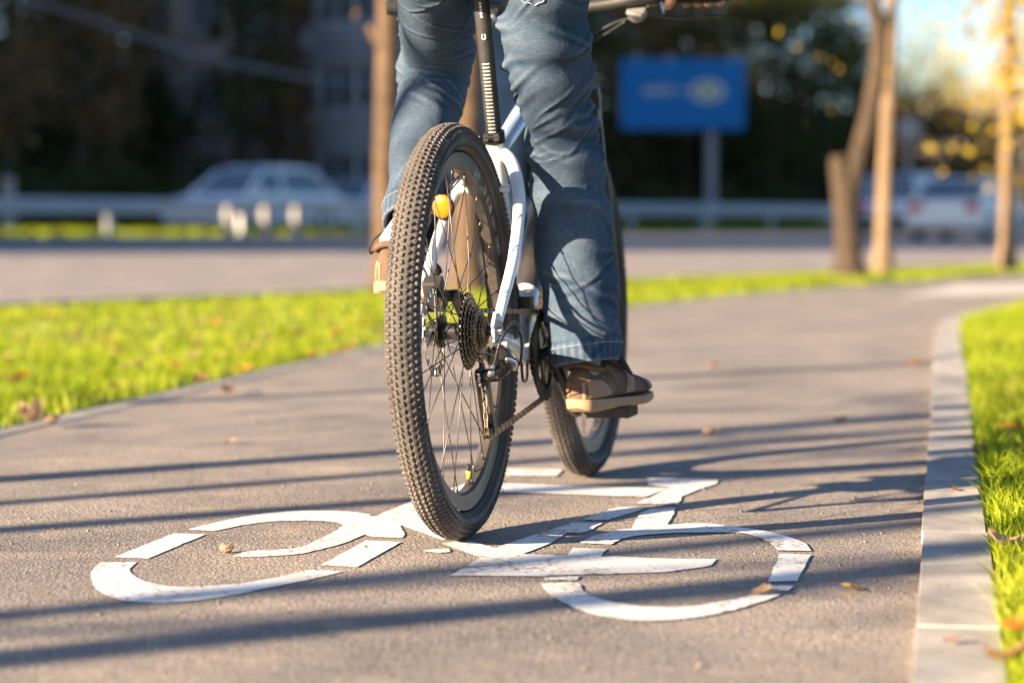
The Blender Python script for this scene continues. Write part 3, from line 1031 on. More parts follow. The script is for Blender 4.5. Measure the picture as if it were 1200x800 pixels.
def make_wheel(parent, x, label, rear):
    rimp = [(.2835, -.007), (.2835, .007), (.288, .0125), (.300, .0142), (.309, .0142), (.3135, .0150), (.3135, .0128), (.303, .011), (.303, -.011), (.3135, -.0128), (.3135, -.0150), (.309, -.0142), (.300, -.0142), (.288, -.0125)]
    w = obj('wheel', MB().lathe_y(rimp, 128), M['rim'], parent, auto=35, loc=(x, 0, AX))
    w['label'] = label
    w.scale = (1.011, 1.0, 1.011)
    # tyre carcass
    prof = []
    for k in range(22):
        a = R(-142 + 284 * k / 21)
        prof.append((.3375 + .0245 * math.cos(a), .0272 * math.sin(a)))
    obj('tyre', MB().lathe_y(prof, 160), M['side'], w, smooth=True)
    # raised ribs on the sidewall
    sw = MB()
    for s in (-1, 1):
        for rr, yy in ((.3225, .0232), (.3265, .0256)):
            sw.lathe_y([(rr - .0008, s * yy), (rr, s * (yy + .0011)), (rr + .0008, s * yy)], 128)
    obj('bead_line', sw, M['side'], w, smooth=True)
    # tread knobs
    kb = MB()
    NK = 176
    rows = [(-82, .0060, .0070, .0042), (-62, .0066, .0078, .0046), (-41, .0064, .0082, .0044), (-20, .0060, .0084, .0040), (0, .0060, .0088, .0040), (20, .0060, .0084, .0040), (41, .0064, .0082, .0044), (62, .0066, .0078, .0046), (82, .0060, .0070, .0042)]
    for i in range(NK):
        for rI, (phi, wy, lx, hh) in enumerate(rows):
            th = 2 * math.pi * (i + (0.5 if rI % 2 else 0) + random.uniform(-.06, .06)) / NK
            ph = R(phi)
            rad = .3375 + .0245 * math.cos(ph)
            yy = .0272 * math.sin(ph)
            er = Vector((math.cos(th), 0, math.sin(th)))
            ey = Vector((0, 1, 0))
            nn = er * math.cos(ph) + ey * math.sin(ph)
            tt = Vector((-math.sin(th), 0, math.cos(th)))
            sd = tt.cross(nn)
            tw = random.uniform(-.1, .1) + (0.5 if rI in (2, 3) else -0.5 if rI in (5, 6) else 0.18 if i % 2 else -0.18)
            t2 = tt * math.cos(tw) + sd * math.sin(tw)
            s2 = nn.cross(t2)
            m3 = Matrix((t2, s2, nn)).transposed()
            kb.box(er * rad + ey * yy + nn * (hh / 2 - .0006), (lx * random.uniform(.9, 1.08), wy * random.uniform(.92, 1.06), hh), m3, 0.72)
    t = obj('tread', kb, M['tyre'], w)
    t['kind'] = 'stuff'
    # hub
    if rear:
        hp = [(.001, -.066), (.0085, -.066), (.0085, -.058), (.017, -.050), (.017, -.026), (.0245, -.022), (.0245, -.018), (.015, -.014), (.015, .024), (.029, .028), (.029, .032), (.018, .036), (.018, .046), (.0085, .056), (.0085, .066), (.001, .066)]
    else:
        hp = [(.001, -.052), (.008, -.052), (.008, -.042), (.020, -.034), (.020, -.030), (.013, -.024), (.013, .018), (.026, .022), (.026, .026), (.016, .030), (.016, .04), (.008, .045), (.008, .052), (.001, .052)]
    obj('hub', MB().lathe_y(hp, 32, closed=False), M['blackmetal'], w, auto=40)
    # spokes: 32, three-cross
    fl = {-1: (.0235, -.020 if rear else -.032), 1: (.0275, .030 if rear else .024)}
    for s in (-1, 1):
        for lead in (-1, 1):
            fr, fy = fl[s]
            b = R(66 * lead)
            m = MB()
            a0 = (fr, fy + s * lead * .0016, 0)
            a1 = (.2845 * math.cos(b), s * .0035, .2845 * math.sin(b))
            mid = [(a0[k] + a1[k]) / 2 + (s * lead * .0008 if k == 1 else 0) for k in range(3)]
            m.tube([a0, mid, a1], .00108, 6)
            nip = [tuple(a1[k] + (a0[k] - a1[k]) * .05 for k in range(3)), a1]
            m.tube(nip, .0021, 6)
            me = m.mesh('spoke', True)
            me.materials.append(M['spoke'])
            for k in range(8):
                o = obj('spoke', me, None, w)
                o.rotation_euler = (0, R(45 * k + (11.25 if s < 0 else 0) + (22.5 if lead > 0 else 0)), 0)
    # brake rotor on the left
    rt = MB()
    y0, y1 = (.0395, .0413) if rear else (.0335, .0353)
    RO = .080
    N = 72
    for i in range(N):
        a0, a1 = 2 * math.pi * i / N, 2 * math.pi * (i + 1) / N
        w0 = RO + .0016 * math.sin(i * 2 * math.pi / 6)
        w1 = RO + .0016 * math.sin((i + 1) * 2 * math.pi / 6)
        bands = [(.0645, .0675, .0645, .0675), (.0765, w0, .0765, w1)]
        if i % 3 != 1:
            bands.append((.0675, .0765, .0675, .0765))
        for r0, r1, r2, r3 in bands:
            q = [(r0, a0), (r1, a0), (r3, a1), (r2, a1)]
            vs = [(r * math.cos(a), y, r * math.sin(a)) for y in (y0, y1) for r, a in q]
            rt.add(vs, [(0, 1, 2, 3), (7, 6, 5, 4), (0, 4, 5, 1), (1, 5, 6, 2), (2, 6, 7, 3), (3, 7, 4, 0)])
    for k in range(6):
        a = R(60 * k)
        rt.beam((.018 * math.cos(a), (y0 + y1) / 2, .018 * math.sin(a)), (.066 * math.cos(a + .45), (y0 + y1) / 2, .066 * math.sin(a + .45)), .006, .0018, up=(0, 1, 0))
    obj('brake_rotor', rt, M['steel'], w)
    # valve
    va = R(-77) if rear else R(40)
    dv = Vector((math.cos(va), 0, math.sin(va)))
    obj('valve', MB().tube([dv * .286, dv * .262], .0042, 10).tube([dv * .263, dv * .246], .0034, 10), M['rubber'], w, smooth=True)
    obj('valve_band', MB().tube([dv * .272, dv * .258], .0049, 10), M['yellow'], w, smooth=True)
    # printed marks on the rim wall (block letters)
    dm = MB()
    glyph = ['111100011110111', '010101010111010', '111101101101111', '100100100100111', '111100111001111', '101101010101101']
    for s in (-1, 1):
        for st in (26,):
            for gi, gl_ in enumerate(glyph[:5]):
                for idx, ch in enumerate(gl_):
                    if ch == '0':
                        continue
                    row, colm = idx // 3, idx % 3
                    a0 = R(st + gi * 9.5 + colm * 2.4)
                    a1 = a0 + R(2.4)
                    r1 = .3085 - row * .0036
                    r0 = r1 - .0036
                    yv = lambda r: s * (np.interp(r, [.288, .300, .309], [.0125, .0142, .0142]) + .0004)
                    vs = [(r * math.cos(a), float(yv(r)), r * math.sin(a)) for r, a in ((r0, a0), (r1, a0), (r1, a1), (r0, a1))]
                    dm.add(vs, [(0, 1, 2, 3)])
    obj('rim_print', dm, M['decal'], w)['kind'] = 'stuff'
    return w


rw = make_wheel(bike, 0, 'rear wheel with knobby dusty tyre, cassette and disc', True)
fw = make_wheel(bike, WB, 'front wheel half hidden behind the shoe', False)
# cassette
teeth = [32, 28, 24, 21, 18, 16, 14, 12]
for i, tn in enumerate(teeth):
    y = -.0235 - i * .0042
    rr = tn * .0127 / (2 * math.pi)
    obj('sprocket', ring(0, .017 if i < 5 else .012, rr - .002, y - .0009, y + .0009, tn, .0042), M['cog'], rw)
obj('sprocket_carrier', MB().lathe_y([(.0165, -.022), (.0275, -.0225), (.0285, -.030), (.022, -.040), (.0185, -.055), (.012, -.056)], 24, closed=False), M['cog'], rw, auto=40)
obj('spoke_guard', ring(48, .024, .0685, -.0212, -.0204), M['blackmetal'], rw)

# frame
def tubeobj(name, path, r, m, seg=20, flat=1.0, parent=bike, smooth=True):
    return obj(name, MB().tube(path, r, seg, True, flat), M[m], parent, auto=50)


def lerp(a, b, t):
    return tuple(a[k] + (b[k] - a[k]) * t for k in range(3))


HT_T = (.865, 0, .905)
HT_B = (.905, 0, .800)
tubeobj('seat_tube', [BB, lerp(BB, CLAMP, .5), CLAMP], [.0185, .0175, .0172], 'white')
tubeobj('top_tube', [lerp(BB, CLAMP, .93), lerp(lerp(BB, CLAMP, .93), HT_T, .5), lerp(HT_T, HT_B, .2)], [.017, .021, .024], 'frameblue')
tubeobj('down_tube', [BB, lerp(BB, HT_B, .12), lerp(BB, HT_B, .24)], [.022, .025, .0255], 'white')
tubeobj('down_tube', [lerp(BB, HT_B, .24), lerp(BB, HT_B, .5), lerp(HT_T, HT_B, .85)], [.0255, .026, .025], 'black')
tubeobj('head_tube', [HT_T, HT_B], .024, 'white')
tubeobj('bottom_bracket_shell', [(BB[0], -.037, BB[2]), (BB[0], .037, BB[2])], .0225, 'white')
for s in (-1, 1):
    j = lerp(BB, CLAMP, .93)
    st = crom([(j[0] + .004, s * .010, j[2] + .006), (j[0] - .030, s * .040, j[2] - .022), (.222, s * .066, .598), (.125, s * .077, .500), (.035, s * .076, .418), (.010, s * .073, .385)], 8)
    tubeobj('seat_stay', st, [.013, .0125, .0118, .0108, .010, .009], 'white', 16)
    cs = crom([(BB[0] - .012, s * .024, BB[2]), (.31, s * .040, .316), (.17, s * .062, .338), (.015, s * .073, .360)], 8)
    tubeobj('chain_stay', cs, [.015, .0135, .012, .0095], 'white', 16, 1.25)
    dp = MB()
    dp.prism([(-.014, -.02), (.016, -.022), (.040, -.008), (.030, .022), (.004, .034), (-.016, .012)], -.003, .003)
    d = obj('dropout', dp, M['white'], bike, bevel=.001)
    d.rotation_euler = (R(90), 0, 0)
    d.location = (0, s * .0695, AX)
tubeobj('stay_bridge', [(.235, -.045, .625), (.235, .045, .625)], .007, 'white', 12)
obj('stay_decal', MB().tube([(.058, .0765, .4385), (.046, .0765, .427), (.034, .0762, .4175)], .0109, 16, False), M['orange'], bike, smooth=True)
# clamp
cl = MB().tube([lerp(BB, CLAMP, .985), lerp(BB, CLAMP, 1.035)], .0205, 24)
obj('seat_clamp', cl, M['blackmetal'], bike, auto=40)
obj('clamp_bolt', MB().tube([(CLAMP[0] - .024, -.016, CLAMP[2] + .002), (CLAMP[0] - .024, .016, CLAMP[2] + .002)], .0045, 10).box((CLAMP[0] - .023, -.010, CLAMP[2] + .002), (.010, .010, .014)).box((CLAMP[0] - .023, .010, CLAMP[2] + .002), (.010, .010, .014)), M['blackmetal'], bike)
obj('clamp_lever', MB().tube([(CLAMP[0] - .022, .02, CLAMP[2] + .003), (CLAMP[0] - .005, .034, CLAMP[2] + .006), (CLAMP[0] + .02, .034, CLAMP[2] + .006)], [.005, .0045, .0035], 10), M['blackmetal'], bike, smooth=True)
stx = (BB[0] - CLAMP[0]) / (CLAMP[2] - BB[2])


def post(z):
    return (CLAMP[0] - (z - CLAMP[2]) * stx, 0, z)


tubeobj('seat_post', [post(.60), post(.985)], .0149, 'black', 24)
sc = MB()
axd = Vector((-stx, 0, 1)).normalized()
bk = Vector((-1, 0, -stx)).normalized()
for i in range(21):
    z = .730 + i * .0066
    c = Vector(post(z))
    for a_, wd in ((-22, .0042), (6, .0042)):
        for kx in range(2):
            aa = R(a_ + kx * 13)
            dirv = bk * math.cos(aa) + Vector((0, 1, 0)) * math.sin(aa)
            td = axd.cross(dirv)
            q = c + dirv * .01495
            hw, hh = td * .0015, axd * .0011
            sc.add([q - hw - hh, q + hw - hh, q + hw + hh, q - hw + hh], [(0, 1, 2, 3)])
obj('depth_scale', sc, M['mark'], bike)
lg = MB()
c = Vector(post(.905))
for sg in (-1, 1):
    pth = []
    for t in np.linspace(0, 1, 8):
        aa = R(-8 + sg * (14 - 20 * abs(t - .35)))
        dirv = bk * math.cos(aa) + Vector((0, 1, 0)) * math.sin(aa)
        pth.append(c + axd * (.012 - .022 * t + .012 * t * t) + dirv * .0150)
    lg.tube(pth, .0011, 6)
for i in range(5):
    dirv = bk * math.cos(R(-4)) + Vector((0, 1, 0)) * math.sin(R(-4))
    q = Vector(post(.948 + i * .006)) + dirv * .0151
    td = axd.cross(dirv)
    lg.add([q - td * .002 - axd * .002, q + td * .002 - axd * .002, q + td * .002 + axd * .002, q - td * .002 + axd * .002], [(0, 1, 2, 3)])
obj('post_logo', lg, M['mark'], bike)
# saddle
sd = MB()
rings = []
for t in np.linspace(0, 1, 14):
    x = .085 + .27 * t
    hw = np.interp(t, [0, .06, .2, .45, .7, .95, 1], [.045, .068, .074, .050, .024, .020, .010])
    z = 1.030 + .012 * (1 - t) ** 3
    hh = np.interp(t, [0, .1, .9, 1], [.012, .022, .020, .010])
    rings.append([(x, hw * math.cos(2 * math.pi * k / 20), z + hh * math.sin(2 * math.pi * k / 20) * (1 if math.sin(2 * math.pi * k / 20) > 0 else .9)) for k in range(20)])
sd.loft(rings)
sad = obj('saddle', sd, M['black'], bike, auto=60)
rl = MB()
for s in (-1, 1):
    rl.tube(crom([(.12, s * .030, 1.015), (.16, s * .022, .992), (.26, s * .022, .990), (.325, s * .008, 1.017)], 6), .0035, 8)
obj('saddle_rail', rl, M['blackmetal'], sad, smooth=True)
obj('post_head', MB().tube([(.217, -.024, .990), (.217, .024, .990)], .013, 14).box((.217, 0, .989), (.05, .03, .016)), M['blackmetal'], bike, auto=40)

# fork
hd = Vector((HT_B[0] - HT_T[0], 0, HT_B[2] - HT_T[2])).normalized()
crown = Vector(HT_B) + hd * .018
fork = obj('fork', MB().box((crown.x, 0, crown.z), (.052, .165, .036), Matrix.Rotation(R(20), 3, 'Y')), M['black'], bike, bevel=.008)
fork['label'] = 'black suspension fork'
offs = Vector((WB, 0, AX)) - (crown + hd * ((crown.z - AX) / -hd.z))
for s in (-1, 1):
    top = crown + Vector((.008, s * .066, .035)) - hd * .0
    lowst = Vector((WB - .012, s * .066, AX))
    mid = top + (lowst - top) * .40
    obj('stanchion', MB().tube([top, mid], .0155, 18), M['blackmetal'], fork, auto=40)
    obj('fork_lower', MB().tube([top + (lowst - top) * .34, top + (lowst - top) * .36, lowst + Vector((0, 0, .03)), lowst + Vector((.006, -s * .006, -.012))], [.0205, .0215, .0185, .012], 18), M['black'], fork, auto=40)
    obj('fork_cap', MB().tube([top, top - hd * .03], [.018, .016], 16), M['blackmetal'], fork, auto=40)
arch = crom([tuple(crown + hd * .19 + Vector((.02, -.062, 0))), tuple(crown + hd * .125 + Vector((.05, -.045, 0))), tuple(crown + hd * .105 + Vector((.055, 0, 0))), tuple(crown + hd * .125 + Vector((.05, .045, 0))), tuple(crown + hd * .19 + Vector((.02, .062, 0)))], 6)
obj('fork_arch', MB().tube(arch, .010, 10), M['black'], fork, smooth=True)
# stem, bar
STEM = Vector(HT_T) - hd * .045
BAR = Vector((.905, 0, 1.026))
tubeobj('steerer', [tuple(HT_T), tuple(Vector(HT_T) - hd * .07)], .0175, 'black')
tubeobj('stem', [tuple(STEM), tuple(BAR)], [.017, .018], 'black')
HB = .372
barp = crom([(BAR.x - .03, -HB, 1.040), (BAR.x - .012, -.20, 1.040), (BAR.x, -.07, 1.026), (BAR.x, .07, 1.026), (BAR.x - .012, .20, 1.040), (BAR.x - .03, HB, 1.040)], 6)
bar = tubeobj('handlebar', barp, .0135, 'black', 16)
for s in (-1, 1):
    gb = [(BAR.x - .030, s * HB, 1.040), (BAR.x - .0195, s * (HB - .13), 1.040)]
    g_ = MB().tube([gb[0], gb[1]], .0165, 18)
    for k in range(12):
        q = lerp(gb[0], gb[1], .06 + k * .08)
        q2 = lerp(gb[0], gb[1], .06 + k * .08 + .03)
        g_.tube([q, q2], .0176, 18)
    obj('grip', g_, M['rubber'], bike, auto=40)
    cb = (BAR.x - .0165, s * .205, 1.022)
    lv_ = obj('brake_lever', MB().tube([(BAR.x - .018, s * .222, 1.040), (BAR.x - .0165, s * .205, 1.040)], .020, 16).box((BAR.x + .012, s * .205, 1.020), (.045, .03, .024), Matrix.Rotation(R(25), 3, 'Y')), M['blackmetal'], bike, bevel=.003)
    bl = crom([(BAR.x + .03, s * .195, 1.010), (BAR.x + .045, s * .225, 1.002), (BAR.x + .05, s * .27, 1.0), (BAR.x + .04, s * .32, 1.0), (BAR.x + .045, s * .345, .998)], 6)
    obj('lever_blade', MB().tube(bl, [.007, .006, .0055, .005, .006], 10, True, .7), M['blackmetal'], lv_, smooth=True)
    sh = obj('shifter', MB().tube([(BAR.x + .0, s * .165, 1.016), (BAR.x + .02, s * .165, 1.006)], .020, 14).tube([(BAR.x - .01, s * .150, 1.008), (BAR.x - .035, s * .185, .998)], [.006, .004], 8), M['alu'], bike, auto=40)
    cbp = crom([(BAR.x + .02, s * .150, 1.000), (BAR.x + .05, s * .10, .990), (BAR.x + .07, s * .04, .955), (BAR.x + .03, s * .022, .90), (.80, s * .018, .80)], 8)
    obj('brake_cable', MB().tube(cbp, .0028, 8), M['cable'], bike, smooth=True)
    cb2 = crom([(BAR.x + .01, s * .140, .992), (BAR.x + .06, s * .07, .962), (BAR.x + .065, s * .01, .93), (BAR.x, -s * .02, .87), (.74, -s * .02, .72)], 8)
    obj('gear_cable', MB().tube(cb2, .0025, 8), M['cable'], bike, smooth=True)

for o in list(bike.children):
    if o.name.split('.')[0] in ('handlebar', 'grip', 'brake_lever', 'shifter', 'stem', 'brake_cable', 'gear_cable'):
        o.location.z -= .009

# cranks: right pedal forward and low, left pedal back and high
CL = .170
CA = 45.0
rp = (BB[0] + CL * math.sin(R(CA)), -.125, BB[2] - CL * math.cos(R(CA)))
lp = (BB[0] - CL * math.sin(R(CA)), .125, BB[2] + CL * math.cos(R(CA)))
for s, pd in ((-1, rp), (1, lp)):
    a0 = Vector((BB[0], s * .070, BB[2]))
    a1 = Vector((pd[0], s * (.094 if s < 0 else .084), pd[2]))
    crk = obj('crank_arm', MB().tube([a0 + (a0 - a1) * .08, a0, a0 + (a1 - a0) * .5, a1, a1 + (a1 - a0) * .06], [.012, .0165, .012, .0145, .010], 16, True, .7), M['blackmetal'], bike, smooth=True)
    obj('crank_bolt', MB().tube([(BB[0], s * .060, BB[2]), (BB[0], s * .084, BB[2])], .011, 16), M['alu'], crk, auto=40)
    pm_ = MB()
    px, pz = pd[0], pd[2]
    q0 = 0.0 if s < 0 else -.024
    pm_.tube([(px, s * .090, pz), (px, s * (.207 + q0), pz)], .008, 12)
    for yy in (.120, .204):
        pm_.box((px, s * (yy + q0), pz), (.092, .009, .022))
    for xx in (-.043, .043):
        pm_.box((px + xx, s * (.162 + q0), pz), (.010, .084, .020))
    for xx in (-.02, .02):
        pm_.box((px + xx, s * (.162 + q0), pz), (.006, .080, .014))
    for k in range(8):
        pm_.box((px - .0435 + .0124 * k, s * (.2085 + q0), pz), (.004, .004, .018))
    obj('pedal', pm_, M['black'], bike)
tubeobj('crank_axle', [(BB[0], -.066, BB[2]), (BB[0], .066, BB[2])], .012, 'blackmetal')
for tn, y in ((42, -.0555), (32, -.0475), (22, -.0395)):
    rr = tn * .0127 / (2 * math.pi)
    obj('chainring', ring(0, rr * .80, rr - .002, y - .0011, y + .0011, tn, .0042, BB), M['blackmetal'], bike)
sp_ = MB()
for k in range(4):
    a = R(90 * k + 20)
    sp_.beam((BB[0], -.052, BB[2]), (BB[0] + .07 * math.cos(a), -.0515, BB[2] + .07 * math.sin(a)), .016, .005, up=(0, 1, 0))
obj('chainring_spider', sp_, M['blackmetal'], bike)
cgd = obj('chain_guard', ring(64, .068, .0905, -.0615, -.0590, c=BB), M['black'], bike)
# front derailleur
fd = MB()
for y in (-.036, -.060):
    fd.prism([(0, 0)] * 0 + [(-.045, .070), (.02, .098), (.055, .088), (.05, .070), (.01, .078), (-.04, .056)], y - .001, y + .001)
fdv = [(BB[0] + x - .005, y, BB[2] + z) for (x, z, y) in [(v[0], v[1], v[2]) for v in fd.v]]
fd.v = [(q[0], q[1], q[2]) for q in fdv]
fd.box((BB[0] - .045, -.03, BB[2] + .10), (.03, .035, .03))
fdo = obj('front_derailleur', fd, M['blackmetal'], bike)
obj('derailleur_clamp', MB().tube([lerp(BB, CLAMP, .27), lerp(BB, CLAMP, .32)], .0205, 18), M['black'], fdo, auto=40)

# rear derailleur
PU = (.030, -.036, .288)
PL = (.062, -.040, .196)
dr_ = obj('rear_derailleur', MB().tube(crom([(.004, -.074, .346), (.012, -.082, .325), (.028, -.078, .305), (.034, -.060, .292)], 5), [.014, .015, .014, .013], 12).box((.020, -.086, .318), (.034, .014, .030), Matrix.Rotation(R(30), 3, 'Y')).tube([(.03, -.07, .29), (.03, -.03, .288)], .012, 12), M['blackmetal'], bike, bevel=.002)
obj('parallelogram_plate', MB().tube(crom([(.0, -.088, .322), (.022, -.095, .312), (.040, -.090, .300)], 6), [.007, .010, .007], 12, True, .6), M['steel'], dr_, smooth=True)
cg = MB()
for y in (-.027, -.046):
    a, b = Vector((PU[0], y, PU[2])), Vector((PL[0], y - .003, PL[2]))
    cg.beam(a + (a - b) * .12, b + (b - a) * .10, .004, .018, up=(1, 0, .35))
cg.tube([(PU[0], -.046, PU[2]), (PU[0], -.027, PU[2])], .004, 8).tube([(PL[0], -.050, PL[2]), (PL[0], -.028, PL[2])], .004, 8)
obj('derailleur_cage', cg, M['blackmetal'], dr_, bevel=.001)
for q in (PU, PL):
    obj('jockey_wheel', ring(0, .006, .0185, -.0022, .0022, 11, .004, q), M['black'], dr_)
obj('adjuster', MB().tube([(-.012, -.072, .322), (-.034, -.070, .300)], .0042, 10).tube([(-.032, -.070, .302), (-.040, -.0695, .294)], .0062, 10), M['steel'], dr_, smooth=True)
obj('hanger_bolt', MB().tube([(.004, -.066, .346), (.004, -.092, .346)], .0085, 12), M['alu'], dr_, auto=40)
obj('gear_cable', MB().tube(crom([(.10, -.082, .352), (.04, -.098, .383), (-.008, -.098, .378), (-.040, -.088, .350), (-.036, -.078, .318), (-.022, -.074, .312)], 8), .0027, 8), M['cable'], dr_, smooth=True)
obj('gear_cable', MB().tube(crom([(.05, -.084, .375), (.075, -.098, .36), (.075, -.098, .315), (.055, -.092, .300)], 8), .0024, 8), M['cable'], dr_, smooth=True)
tubeobj('axle_nut', [(0, -.062, AX), (0, -.083, AX)], .0085, 'steel', 12)
tubeobj('quick_release', [(0, .066, AX), (0, .088, AX), (.03, .093, AX + .03)], [.008, .007, .004], 'steel', 12)
# dangling cable loop under the bottom bracket
obj('cable_loop', MB().tube(crom([(.36, -.03, .300), (.33, -.04, .262), (.30, -.055, .268), (.285, -.06, .300)], 8), .0028, 8), M['cable'], bike, smooth=True)
# brake caliper, left
cp = MB().box((.040, .050, AX + .066), (.030, .036, .062), Matrix.Rotation(R(-30), 3, 'Y'))
obj('brake_caliper', cp, M['black'], bike, bevel=.004)
obj('brake_cable', MB().tube(crom([(.045, .066, AX + .10), (.09, .09, AX + .14), (.2, .085, .60), (.29, .03, .69), (.4, .03, .735)], 8), .0028, 8), M['cable'], bike, smooth=True)

# chain: a run of small link plates
ry = -.0235 - 4 * .0042
rs = 18 * .0127 / (2 * math.pi)
rcn = 42 * .0127 / (2 * math.pi)
cy = -.0555
pth = []
for a in np.linspace(100, -80, 22):
    pth.append((BB[0] + rcn * math.cos(R(a)), cy, BB[2] + rcn * math.sin(R(a))))
pth.append(lerp(pth[-1], (PL[0], PL[1], PL[2] - .021), .4))
for a in np.linspace(-70, -190, 8):
    pth.append((PL[0] + .0205 * math.cos(R(a)), PL[1], PL[2] + .0205 * math.sin(R(a))))
for a in np.linspace(-10, 95, 7):
    pth.append((PU[0] + .0205 * math.cos(R(a)), PU[1], PU[2] + .0205 * math.sin(R(a))))
for a in np.linspace(-80, -270, 14):
    pth.append((rs * math.cos(R(a)), ry, AX + rs * math.sin(R(a))))
pth.append(pth[0])
pa = np.array(pth)
al = arclen(pa)
ch = MB()
nl = int(al[-1] / .0127)
for i in range(nl):
    t0, t1 = i * al[-1] / nl, (i + 1) * al[-1] / nl
    a = [np.interp(t0, al, pa[:, k]) for k in range(3)]
    b = [np.interp(t1, al, pa[:, k]) for k in range(3)]
    e = .0012 if i % 2 else .0
    for s in (-1, 1):
        off = s * (.0022 + e)
        ch.beam((a[0], a[1] + off, a[2]), (b[0], b[1] + off, b[2]), .0011, .0085, up=(0, 0, 1) if abs(b[2] - a[2]) < abs(b[0] - a[0]) else (1, 0, 0))
    ch.tube([(a[0], a[1] - .0036, a[2]), (a[0], a[1] + .0036, a[2])], .0032, 6)
cho = obj('chain', ch, M['cog'], bike)

# amber reflector on the left seat stay, facing back
rfl = Vector((.165, .066, .592))
rot = Matrix.Rotation(R(-10), 3, 'Y') @ Matrix.Rotation(R(-9), 3, 'Z')
rb = MB().ell(rfl + Vector((.006, -.001, 0)), (.010, .0215, .025), 20, 10, rot)
rb.tube([rfl + Vector((.01, 0, -.012)), (.205, .069, .575)], .006, 8)
rbo = obj('reflector_mount', rb, M['black'], bike, smooth=True)
obj('reflector', MB().ell(rfl + Vector((-.003, 0, .002)), (.0065, .0200, .0225), 24, 10, rot), M['reflector'], rbo, smooth=True)

# ================================================================== RIDER
pb = BW(.2, 0, 1.0)
rider = thing('person', 'rider in faded blue jeans and brown shoes pedalling the white bicycle', 'person', (float(pb[0]), float(pb[1]), 0.0))
RO_ = np.array([pb[0], pb[1], 0.0])


def remeshed(name, mb, voxel, m, smooth_it=3, parent=rider):
    me = mb.mesh(name + '_src')
    o = bpy.data.objects.new('tmp', me)
    C.objects.link(o)
    md = o.modifiers.new('r', 'REMESH')
    md.mode = 'VOXEL'
    md.voxel_size = voxel
    md.use_smooth_shade = True
    if smooth_it:
        sm = o.modifiers.new('s', 'SMOOTH')
        sm.iterations = smooth_it
        sm.factor = 0.5
    dg = bpy.context.evaluated_depsgraph_get()
    me2 = bpy.data.meshes.new_from_object(o.evaluated_get(dg))
    me2.name = name
    bpy.data.objects.remove(o)
    me2.materials.clear()
    me2.polygons.foreach_set('use_smooth', np.ones(len(me2.polygons), bool))
    return obj(name, me2, m, parent)


# ---- jeans: two lofted legs with modelled creases, joined with the seat
def leg_rings(ctrl, creases, nring=300, seg=110, seed=1, hem=True):
    """ctrl rows: world centre (3), half width, half depth"""
    c = np.array(ctrl, float)
    cc = crom(c, 24)
    a = arclen(cc[:, :3])
    t = np.linspace(0, a[-1], nring)
    cc = np.stack([np.interp(t, a, cc[:, k]) for k in range(5)], 1)
    tan = np.gradient(cc[:, :3], axis=0)
    tan /= np.linalg.norm(tan, axis=1)[:, None]
    sv = np.linspace(0, 1, nring)
    th = np.linspace(0, 2 * np.pi, seg, endpoint=False)
    Sg, Tg = np.meshgrid(sv, th, indexing='ij')
    disp = np.zeros_like(Sg)
    for (s0, t0, k, ls, lt, dp) in creases:
        dt = (Tg - t0 + np.pi) % (2 * np.pi) - np.pi
        ds_ = Sg - s0 - k * dt - 0.010 * np.sin(3 * dt + s0 * 40)
        prof = np.exp(-(ds_ / ls) ** 2) - 0.75 * np.exp(-((ds_ - 1.5 * ls) / (ls * .9)) ** 2)
        disp += 1.5 * dp * prof * np.exp(-(dt / lt) ** 2)
    r_ = np.random.default_rng(seed)
    for _ in range(14):
        fs, ft = r_.integers(3, 12), r_.integers(1, 4)
        disp += .0011 * np.sin(2 * np.pi * fs * Sg + ft * Tg + r_.uniform(0, 6))
    if hem:
        disp += .0016 * (Sg > .955) - .0022 * np.exp(-((Sg - .953) / .003) ** 2)
        disp += .0012 * np.sin(Tg * 26) * (Sg > .955)
    rings = []
    for i in range(nring):
        side = np.array([1.0, 0, 0]) - tan[i] * tan[i][0]
        side /= np.linalg.norm(side)
        dep = np.cross(tan[i], side)
        rw_, rd_ = cc[i, 3] + disp[i], cc[i, 4] + disp[i]
        q = cc[i, :3] + np.outer(rw_ * np.cos(th), side) + np.outer(rd_ * np.sin(th), dep)
        rings.append(q)
    if hem:                                     # fold the cloth up inside the opening
        cen = rings[-1].mean(0)
        for kf, up in ((.90, 0.0), (.86, .03)):
            rings.append(cen + (rings[-1] - cen) * kf + tan[-1] * (-up) if up else cen + (rings[-1] - cen) * kf)
    return [r - RO_ for r in rings], cc, tan


def sil(rows):
    """silhouette rows: left px, right px, y px, distance, depth ratio"""
    out = []
    for l_, r_, y, Y, k in rows:
        c_ = P((l_ + r_) / 2, y, Y)
        hw = (r_ - l_) / 2 * Y / F_PX
        out.append([*c_, hw, hw * k])
    return out


crR = []
rr_ = np.random.default_rng(4)
